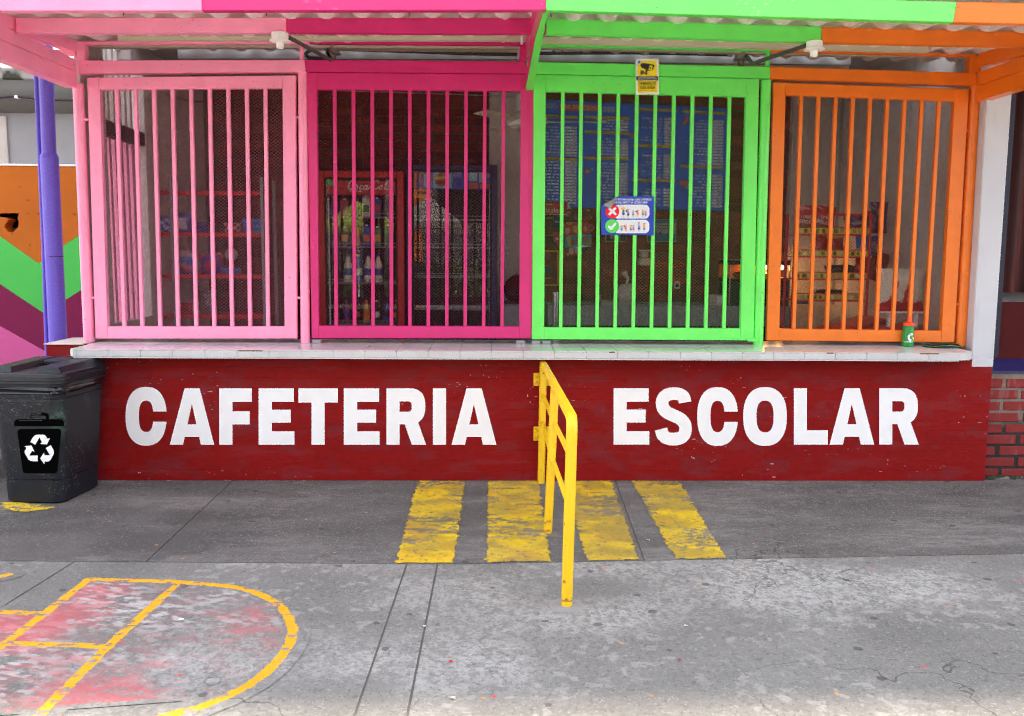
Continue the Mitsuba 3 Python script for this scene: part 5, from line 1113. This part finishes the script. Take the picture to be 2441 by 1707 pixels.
notice('blue and white hand washing notice on the bricks behind the bars', 'notice', [(sbox(1280, 755, 2005, 1325), (150, 156, 160)), (sbox(1300, 770, 1985, 850), (56, 124, 140)), (textpoly('Lave las Ma', 1545, 935, 44, 380), (90, 60, 50)), (textpoly('Frecuente', 1545, 1005, 38, 330), (90, 60, 50)), (sbox(1300, 1110, 1985, 1300), (56, 110, 134)), (circ(1500, 1080, 30), (150, 100, 60)), (circ(1600, 1100, 34), (80, 70, 70)), (circ(1720, 1090, 34), (180, 170, 160))], YB-.02, z7(YB-.02), 'notice')

# back counter and what stands on it
bk = thing('back_counter', 'grey concrete back counter behind the green gate', 'counter')
YK = 1.95; zk, zk0 = pY(1500, 729, YK)[2], pY(1500, 777, YK)[2]
part(bk, 'slab', box(.52, 2.72, YK, YB, zk0, zk, .006), 'counter_grey'); part(bk, 'support', box(.6, 2.6, YK+.08, YB, .02, zk0-.002), 'dark')
bx = thing('box', 'grey white box against the column behind magenta bars', 'box')
a, b_ = pY(1200, 729, 1.9), pY(1262, 776, 1.9); part(bx, 'body', box(a[0]-.02, b_[0], 1.9, 2.2, b_[2]-.1, a[2], .006), 'counter_grey'); part(bx, 'lid', box(a[0]-.025, b_[0]+.005, 1.895, 2.2, a[2]+.001, a[2]+.012, .003), 'shelf_grey')
hm = thing('helmet', 'dark red rounded helmet on grey box behind magenta bars', 'helmet')
c = pY(1236, 690, 2.0); m = trimesh.creation.icosphere(subdivisions=3, radius=1.); m.vertices *= (.13, .12, .13); m.apply_translation(c); part(hm, 'shell', m, 'dark_red', True); part(hm, 'visor', box(c[0]-.10, c[0]+.08, 1.87, 1.885, c[2]-.05, c[2]-.01, .006), 'darker')
part(hm, 'base', box(c[0]-.12, c[0]+.12, 1.9, 2.1, pY(1200, 728, 1.9)[2]+.014, c[2]-.10, .02), 'dark')
dp = thing('soap_dispenser', 'cream soap dispenser mounted on brick wall', 'dispenser')
a, b_ = pY(1525, 595, YB-.1), pY(1551, 634, YB-.1)
part(dp, 'tank', box(a[0]+.01, b_[0]-.02, YB-.1, YB, (a[2]+b_[2])/2, a[2]-.02, .012), 'plaster_grey'); part(dp, 'lid', box(a[0], b_[0], YB-.105, YB, a[2]-.018, a[2], .005), 'cream'); part(dp, 'base', box(a[0], b_[0], YB-.11, YB, b_[2], (a[2]+b_[2])/2-.002, .01), 'cream')
ft_ = thing('faucet', 'small chrome faucet behind the sink rim', 'faucet')
a = pY(1458, 712, YB-.2); part(ft_, 'spout', tube([(a[0], YB-.1, zk), (a[0], YB-.1, zk+.09), (a[0]-.0, YB-.16, zk+.13), (a[0], YB-.22, zk+.12), (a[0], YB-.24, zk+.09)], .011, 10), 'steel', 40); part(ft_, 'handle', tube([(a[0]-.10, YB-.12, zk), (a[0]-.10, YB-.12, zk+.07)], .014, 10), 'steel', 40)
sk = thing('sink', 'low grey steel sink rim on the back counter', 'sink'); a, b_ = pY(1432, 722, YK+.1), pY(1506, 728, YK+.1); part(sk, 'rim', cat(box(a[0], b_[0], YK+.06, YK+.075, zk, zk+.03), box(a[0], b_[0], YK+.4, YK+.415, zk, zk+.03), box(a[0], a[0]+.015, YK+.076, YK+.399, zk, zk+.03), box(b_[0]-.015, b_[0], YK+.076, YK+.399, zk, zk+.03)), 'steel')
pg = thing('plastic_bag', 'tied pale plastic bag standing by the sink', 'bag')
a = pY(1493, 704, YK+.3); m = trimesh.creation.icosphere(subdivisions=3, radius=1.); m.vertices = m.vertices*(1+.25*(meshkit.fbm(m.vertices*3, 3)-.5))[:, None]*np.array((.085, .07, .10)); m.apply_translation((a[0], a[1], zk+.09)); part(pg, 'body', m, 'plaster_grey', True); part(pg, 'knot', tube([(a[0], a[1], zk+.18), (a[0]+.01, a[1], zk+.23), (a[0]-.03, a[1], zk+.29)], [.012, .014, .03], 8), 'plaster_grey', 40)
ol = thing('wall_socket', 'small wall socket on bricks right of the dispenser', 'socket'); a = pY(1614, 680, YB-.012); part(ol, 'plate', box(a[0]-.03, a[0]+.03, YB-.014, YB, a[2]-.035, a[2]+.035, .004), 'cream'); part(ol, 'hole', box(a[0]-.014, a[0]+.014, YB-.0155, YB-.013, a[2]-.016, a[2]+.016), 'darker')
tb_ = thing('metal_tube', 'shiny upright metal tube at left of the green bay', 'tube'); a = pY(1326, 700, 1.2); part(tb_, 'body', tube([(a[0], 1.2, .87), (a[0], 1.2, a[2])], .028, 20), 'steel', 40); part(tb_, 'rim', tube([(a[0], 1.2, a[2]), (a[0], 1.2, a[2]+.012)], .031, 20), 'steel', 40)
sb_ = thing('small_box', 'small grey white carton on the back counter near the warmer', 'box'); a, b_ = pY(1694, 704, YK+.05), pY(1727, 729, YK+.05); part(sb_, 'body', box(a[0], b_[0], YK+.05, YK+.2, zk+.001, a[2], .004), 'plaster_grey'); part(sb_, 'label', box(a[0]+.06, b_[0]-.005, YK+.048, YK+.0495, zk+.01, a[2]-.01), 'white')
# food warmer with two small lit bulbs
wm = thing('food_warmer', 'glass food warmer glowing amber behind green post', 'display case')
yw_ = 2.02; a, b_ = pY(1740, 618, yw_), pY(1881, 728, yw_); x0, x1 = a[0], b_[0]; zt_ = a[2]; zmid = pY(1800, 662, yw_)[2]; zg = pY(1800, 632, yw_)[2]
part(wm, 'top', box(x0, x1, yw_, yw_+.4, zg+.002, zt_-.012, .004), 'darker'); part(wm, 'top_trim', box(x0-.005, x1+.005, yw_-.006, yw_+.4, zt_-.011, zt_, .003), 'steel')
part(wm, 'back_panel', box(x0, x1, yw_+.38, yw_+.40, zk+.002, zg), M('copper', (150, 84, 40), .4, metal=.6)); part(wm, 'tray', box(x0+.01, x1-.01, yw_+.02, yw_+.37, zmid-.012, zmid, .002), M('brass', (190, 140, 70), .35, metal=.8)); part(wm, 'lower_case', box(x0, x1, yw_, yw_+.37, zk+.002, zmid-.014, .004), 'darker')
for x in (x0, x1-.012): part(wm, 'corner_post', box(x, x+.012, yw_-.002, yw_+.012, zk+.002, zg), 'steel')
for u in (1829, 1863):
    q = pY(u, 634, yw_+.15); lb = part(wm, 'bulb', trimesh.creation.icosphere(subdivisions=2, radius=.018).apply_translation((q[0], yw_+.15, zg-.022)), 'glow', True); scene[lb]['emitter'] = {'type': 'area', 'radiance': {'type': 'rgb', 'value': [26., 12., 3.6]}}
for i, x in enumerate((x0+.12, x0+.25, x0+.37)): t = thing('pastry', ['left golden pastry in the food warmer', 'middle golden pastry in the food warmer', 'right golden pastry in the food warmer'][i], 'pastry'); m = trimesh.creation.icosphere(subdivisions=2, radius=1.); m.vertices *= (.05, .04, .025); m.apply_translation((x, yw_+.15, zmid+.022)); put(t, m, 'copper', True)

# red wire snack rack in the orange bay
sr = thing('snack_rack', 'red wire snack rack with yellow price strips in the right bay', 'rack')
yr = .95
def rp(x, y, yy=yr): return pY(1860+x*.1993, 480+y*.1993, yy)
fl0, fl1 = rp(205, 130), rp(120, 1520); fr0, fr1 = rp(1085, 130), rp(1020, 1420)
XA, XB = (fl0[0]+fl1[0])/2, (fr0[0]+fr1[0])/2; yrb = yr+.2
ztop = rp(640, 140)[2]
part(sr, 'post', tube([(XA, yr, .75), (XA, yr, ztop-.01)], .012, 10), 'red', 40); part(sr, 'post', tube([(XB, yr, .985), (XB, yr, ztop-.03)], .012, 10), 'red', 40)
part(sr, 'post', tube([(XA, yrb, .75), (XA, yrb, ztop)], .012, 10), 'red', 40)
e0 = (XB+.02, yrb, pY(2117, 634, yrb)[2])
part(sr, 'side_frame', tube([(XB, yr, ztop-.04)]+bend(np.array((XB, yr, ztop-.04)), np.array((XB, yr, ztop+.01)), np.array((XB+.02, yrb, ztop+.01)), 5, .05)+bend(np.array((XB, yr, ztop+.01)), np.array((XB+.02, yrb, ztop+.01)), np.array(e0), 5, .06)+[e0, (XB, yr+.02, e0[2]-.02)], .013, 10), 'red', 40)
part(sr, 'top_bar', tube([(XA, yr, ztop-.01), (XB, yr, ztop-.012)], .008, 8), 'red', 40)
zl_ = [pY(1960, 480+v*.1993, yr)[2] for v in (355, 622, 890, 1145)]
for i, z in enumerate(zl_):
    part(sr, 'shelf', cat(box(XA, XB, yr-.004, yr+.006, z+.022, z+.03), box(XA, XB, yr-.004, yr+.006, z-.034, z-.022), *[box(XA, XB, yr+.03+.04*k, yr+.034+.04*k, z-.03, z-.026) for k in range(8)], box(XB-.004, XB+.004, yr, yrb, z-.03, z-.022), box(XB-.003, XB+.003, yr, yrb, z+.06, z+.066)), 'red')
    lay = [(sbox(0, 0, 1, 1), (206, 178, 50))]
    for k in range(12): lay.append((sbox(k/12+.015, .15, k/12+.015+rng.uniform(.03, .06), .85), rng.choice([(150, 150, 110), (186, 190, 150), (70, 130, 60), (220, 214, 190), (90, 80, 40)])))
    pr(sr, 'price_strip', lay, lambda s, t, l: (XA+.01+(XB-XA-.02)*s, yr-.006-l, z-.021+.042*t))
rico = lambda a, b_: (96, 110, 40) if b_ < .3 else (176, 40, 30)
TR_ = [('Todo', -.055, .115, .030, .10, (214, 210, 206)), ('Rico', -.055, .075, .030, .10, (214, 210, 206))]
for i, (x, l) in enumerate(((290, 'first red crisp bag from the left on the top rack shelf'), (490, 'second red crisp bag leaning on the top rack shelf'), (575, 'third red crisp bag tucked behind the second one'))):
    q = rp(x+15, 320, yr+.06); bag(l, (q[0], yr+.07+.05*i, zl_[0]-.02), .155, .22, .06, rico, (-8, [0, 12, 6][i], 0), None, TR_, seed=20+i)
for i, (x, l) in enumerate(((920, 'purple snack bag at the right end of the top shelf'), (1010, 'second purple snack bag at right end of top shelf'))):
    q = rp(x, 320, yr+.08); bag(l, (q[0], yr+.09+.05*i, zl_[0]-.02), .17, .15, .08, lambda a, b_: (150, 130, 150) if .45 < b_ < .65 and .3 < a < .8 else (84, 30, 70), (-6, -8, 0), seed=30+i)
q = rp(1150, 380, yrb-.02); bag('purple bag hanging low through the side frame of the rack', (q[0], yrb-.05, q[2]), .14, .24, .07, lambda a, b_: (176, 170, 176) if .6 < b_ < .78 and .3 < a < .7 else (82, 30, 74), (0, 0, 0), seed=33)
for i, (x, w, l) in enumerate(((470, .15, 'red snack bag at left on the second rack shelf'), (660, .17, 'red snack bag with yellow top at the second shelf middle'))):
    q = rp(x, 590, yr+.06); bag(l, (q[0], yr+.08, zl_[1]-.02), w, .17, .08, lambda a, b_: (206, 160, 50) if b_ > .82 and i else ((150, 60, 40) if (int(a*6)+int(b_*5)) % 4 == 0 else (160, 26, 30)), (-8, 10-14*i, 0), seed=40+i)
for i, (x, dy, l) in enumerate(((1000, .06, 'blue snack bag behind the rack post on the second shelf'), (1140, .2, 'bright blue snack bag at right end of the second shelf'))):
    q = rp(x, 580, yr+dy); bag(l, (q[0], yr+dy, zl_[1]-.02), .13, .16, .08, lambda a, b_: (150, 180, 210) if .25 < b_ < .4 else (32, 92, 178), (-6, 0, 0), seed=50+i)
bag('brown mixed nut bag hanging below the blue bags', (rp(1130, 650, yrb-.05)[0], yrb-.05, rp(1130, 660, yrb-.05)[2]), .13, .12, .06, lambda a, b_: (150, 110, 90) if (int(a*6)+int(b_*6)) % 2 else (60, 60, 90), (0, 0, 0), seed=53)
bag('crumpled black bag on the third rack shelf', (rp(740, 850, yr+.1)[0], yr+.1, zl_[2]-.02), .26, .11, .12, bands((1, (40, 44, 40))), (-30, 0, 0), seed=54)
bag('red snack bag at right on the third rack shelf', (rp(1000, 860, yr+.06)[0], yr+.08, zl_[2]-.02), .16, .17, .08, lambda a, b_: (120, 16, 18) if .3 < a < .7 and .3 < b_ < .6 else (160, 20, 22), (-8, 8, 0), seed=55)
bag('big red bag leaning out of the rack side', (rp(1120, 930, yr+.25)[0], yr+.25, rp(1120, 950, yr+.25)[2]), .16, .24, .08, bands((1, (136, 16, 18))), (-8, 18, 0), seed=56)
bag('small blue clear bag under the lowest rack shelf', (rp(275, 1225, yr+.05)[0], yr+.06, rp(275, 1228, yr+.05)[2]), .13, .07, .05, bands((1, (70, 100, 160))), (0, 0, 0), seed=57)
bl = thing('wire_basket', 'thin white wire loop basket on the lowest rack shelf', 'basket'); part(bl, 'loop', tube([rp(u, v, yr+.12) for u, v in ((415, 1090), (425, 1030), (470, 985), (530, 962), (640, 960), (760, 975))], .004, 6), 'white', 40); part(bl, 'contents', box(rp(430, 1090, yr+.1)[0], rp(780, 1090, yr+.1)[0], yr+.1, yr+.25, zl_[3]-.02, zl_[3]+.05, .02), 'dark')

# red lidded chest and white flame printed bag
cf = thing('red_table', 'table with two red lids set askew behind the orange gate', 'table')
zf = .95
for q in ([(1936, 783), (2050, 751), (2092, 749), (2126, 759), (2010, 788)], [(2048, 789), (2122, 772), (2176, 767), (2192, 772), (2193, 788)]):
    w = [pZ(u, v, zf) for u, v in q]; g = Polygon([(p_[0], max(p_[1], .12)) for p_ in w]).buffer(-.02).buffer(.02, quad_segs=4); m = extr(g, .03); m.apply_translation((0, 0, zf-.03)); part(cf, 'lid', m, 'red')
w = [pZ(u, v, zf-.04) for u, v in ((1950, 785), (2055, 755), (2185, 770), (2190, 788))]; part(cf, 'top', hull([(min(p_[0], 3.12), max(p_[1], .14), z) for p_ in w for z in (.80, .915)]), 'shelf_grey')
for x, y in ((2.35, .4), (3.05, .4), (2.7, 1.2)): part(cf, 'leg', box(x-.02, x+.02, y-.02, y+.02, .02, .80), 'white')
fb_ = thing('printed_bag', 'white sack printed with red flames on a small stand', 'bag')
yb2 = .45; a, b_ = pY(2091, 640, yb2), pY(2198, 742, yb2); wB, hB = b_[0]-a[0], a[2]-b_[2]
def flame(a_, b__):
    if b__ < .12+.14*abs(math.sin(a_*5)) : return (170, 26, 28)
    for c0, sl, w0, t in ((.28, .25, .085, .72), (.55, .3, .075, .8), (.66, .18, .05, .62)):
        if b__ < t and abs(a_-c0-sl*(b__-.3)) < w0*(1-b__/t)**.5: return (176, 44, 46)
    return (206, 196, 178)
m, c = pillow(wB*1.06, hB, .13, flame, 26, 26, seed=3); m.apply_translation(((a[0]+b_[0])/2, yb2, b_[2])); part(fb_, 'sack', m, 'print', True, color=c)
st_ = thing('small_stand', 'low white stand with two legs under the printed sack', 'stand')
for u in (2121, 2183): q = pY(u, 745, yb2); part(st_, 'leg', box(q[0]-.014, q[0]+.014, yb2-.012, yb2+.012, zf+.001, b_[2]-.012), 'white')
part(st_, 'top', box((a[0]+b_[0])/2-.17, (a[0]+b_[0])/2+.17, yb2-.06, yb2+.06, b_[2]-.011, b_[2]-.001, .003), 'white')
hk = thing('wall_hook', 'small brass coat hook on the right plaster wall', 'hook'); q = pX(2087, 492, XWR-.01); part(hk, 'plate', box(XWR-.008, XWR, q[1]-.02, q[1]+.02, q[2]-.03, q[2]+.03, .003), 'cream'); part(hk, 'prong', tube([(XWR-.008, q[1], q[2]), (XWR-.05, q[1], q[2]-.01), (XWR-.06, q[1], q[2]+.03)], .005, 8), 'steel', 40)

# small stones at the wall foot
for i, (u, v, r_, l) in enumerate(((2291, 1134, .016, 'small pale pebble at the right foot of the red wall'), (1180, 1170, .006, 'tiny chip of stone on the apron near the stripes'))):
    t = thing('pebble', l, 'pebble'); m = trimesh.creation.icosphere(subdivisions=2, radius=1.); m.vertices *= np.array((1.3, 1, .8))*r_*(1+.2*(meshkit.fbm(m.vertices*2+i, 2)-.5))[:, None]; m.apply_translation(pZ(u, v, .004)+(0, -.03, r_*.6)); put(t, m, 'plaster_white', True)

for u, v, w_, m_, l in ((1011, 1493, .010, 'white', 'white paper scrap between the two long joints in the pavement'), (1636, 1492, .013, 'plaster_white', 'pale paper scrap on the concrete right of the handrail foot'), (1080, 1664, .014, 'cream', 'cream scrap at the bottom edge left of the handrail'),
                        (1074, 1577, .009, 'red', 'red sweet wrapper scrap left of the handrail foot'), (1619, 1574, .008, 'red', 'red scrap on the concrete at right in the foreground'), (433, 1478, .012, 'white', 'white paper scrap inside the hopscotch arc'), (1545, 1288, .012, 'cream', 'curled pale strip near the joint between the two right stripes')):
    q = pZ(u, v, .004); k = thing('litter_scrap', l, 'litter'); n = 5; a0 = rng.uniform(0, 6)
    ring = [(q[0]+w_*rng.uniform(.6, 1.3)*math.cos(a0+2*math.pi*j/n), q[1]+w_*rng.uniform(.5, 1.)*math.sin(a0+2*math.pi*j/n), .0045+rng.uniform(0, .005)) for j in range(n)]
    put(k, trimesh.Trimesh(np.array(ring+[(q[0], q[1], .004)]), np.array([(n, j, (j+1) % n) for j in range(n)]), process=False), m_)

# ================================================================== THE YARD BEHIND THE VIEWER (seen in the cooler glass and the tiles)
sch = thing('school_block', 'long school block across the yard with white wall, orange pillars and roof deepened for shade', 'building')
part(sch, 'offscreen_upper_wall', box(-16, 18, -26, -25.6, 2.1, 5.2), 'plaster_grey'); part(sch, 'base_wall', box(-16, 18, -26, -25.58, -.1, 2.098), 'counter_grey'); part(sch, 'roof', box(-16.6, 18.6, -27, -21.2, 5.202, 5.4), 'fibre_cement')  # offscreen gallery roof, deepened to dim the wall mirrored in the glass
for i in range(9): part(sch, 'pillar', box(-15+i*4, -14.3+i*4, -21.8, -21.3, -.1, 5.2), 'orange_wall')
for i in range(8): part(sch, 'window', box(-14+i*4, -12+i*4, -25.58, -25.55, 2.5, 4.2), 'dark')
tr_rng = np.random.RandomState(5)
for i, (x, y, h) in enumerate(((-9, -18, 6.5), (3.5, -18.5, 5.5), (12, -17, 7.))):
    t = thing('shade_tree', ['tall shade tree at the left of the far yard', 'middle round shade tree of the far yard', 'largest shade tree at right of the far yard'][i], 'tree')
    part(t, 'trunk', tube([(x, y, -.12), (x+.1, y, h*.3), (x, y+.1, h*.55)], [.22, .17, .09], 10), 'brown', 40)
    for k in range(5): a = k*1.26; part(t, 'limb', tube([(x, y, h*(.32+.04*k)), (x+math.cos(a)*1.3, y+math.sin(a)*1.3, h*.68)], [.09, .03], 7), 'brown', 40)
    cl_ = tr_rng.normal(size=(26, 3)); cl_ /= np.linalg.norm(cl_, axis=1)[:, None]; cl_ *= tr_rng.rand(26, 1)**.4*np.array([2.4, 2.2, 1.7]); cl_ += (x, y, h*.75)
    c = cl_[tr_rng.randint(26, size=2600)]+tr_rng.normal(size=(2600, 3))*.42; a = tr_rng.normal(size=(2600, 3)); a /= np.linalg.norm(a, axis=1)[:, None]; b_ = np.cross(a, tr_rng.normal(size=(2600, 3))); b_ /= np.linalg.norm(b_, axis=1)[:, None]
    v = np.stack([c-a*.14, c+b_*.07, c+a*.14, c-b_*.07], 1).reshape(-1, 3); fq = np.arange(2600)[:, None]*4
    part(t, 'crown', trimesh.Trimesh(v, np.vstack([fq+[0, 1, 2], fq+[0, 2, 3]]), process=False), 'leaf', kind='stuff')

def parasol(label, x, y, z0, z1, rad, mat):
    t = thing('parasol', label, 'parasol')
    top = np.array((x, y, z1)); n = 8; v = [top]; f = []
    for i in range(n):
        for k, (rr, dz) in enumerate(((1, 0), (1.0, -.16))): a = 2*math.pi*i/n; v.append((x+rad*rr*math.cos(a), y+rad*rr*math.sin(a), z0+dz))
    for i in range(n): a, b = 1+2*i, 1+2*((i+1) % n); f += [(0, a, b), (a, a+1, b+1), (a, b+1, b)]
    part(t, 'canopy', trimesh.Trimesh(np.array(v), np.array(f), process=False), mat); part(t, 'pole', tube([(x, y, -.1), (x, y, z1-.03)], .025, 10), 'white', 40); part(t, 'base', lathe([(0, 0), (.25, 0), (.25, .06), (.05, .1), (0, .1)], 20, (x, y, -.1)), 'grey', 40)
parasol('lime green parasol standing in the yard behind the viewer', -3.1, -12.0, 2.0, 2.6, 1.0, 'lime')
parasol('pale canvas parasol standing in the yard behind the viewer', -1.5, -13.0, 2.15, 2.8, .8, 'canvas')

t = thing('added_hedge', 'clipped green leaf row added behind the viewer to hide sunlit ground', 'added_hedge')  # unseen leaf row added to keep sunlit ground out of the reflections
hr_ = np.random.RandomState(11); n = 5200
c = hr_.rand(n, 3)*np.array([16., .7, 1.25])+np.array([-9., -14.6, -.1]); a = hr_.normal(size=(n, 3)); a /= np.linalg.norm(a, axis=1)[:, None]; b_ = np.cross(a, hr_.normal(size=(n, 3))); b_ /= np.linalg.norm(b_, axis=1)[:, None]
v = np.stack([c-a*.11, c+b_*.06, c+a*.11, c-b_*.06], 1).reshape(-1, 3); fq = np.arange(n)[:, None]*4
part(t, 'leaves', trimesh.Trimesh(v, np.vstack([fq+[0, 1, 2], fq+[0, 2, 3]]), process=False), 'leaf', kind='stuff'); part(t, 'stems', box(-8.9, 6.9, -14.4, -14.1, -.1, 1.0), 'leaf')
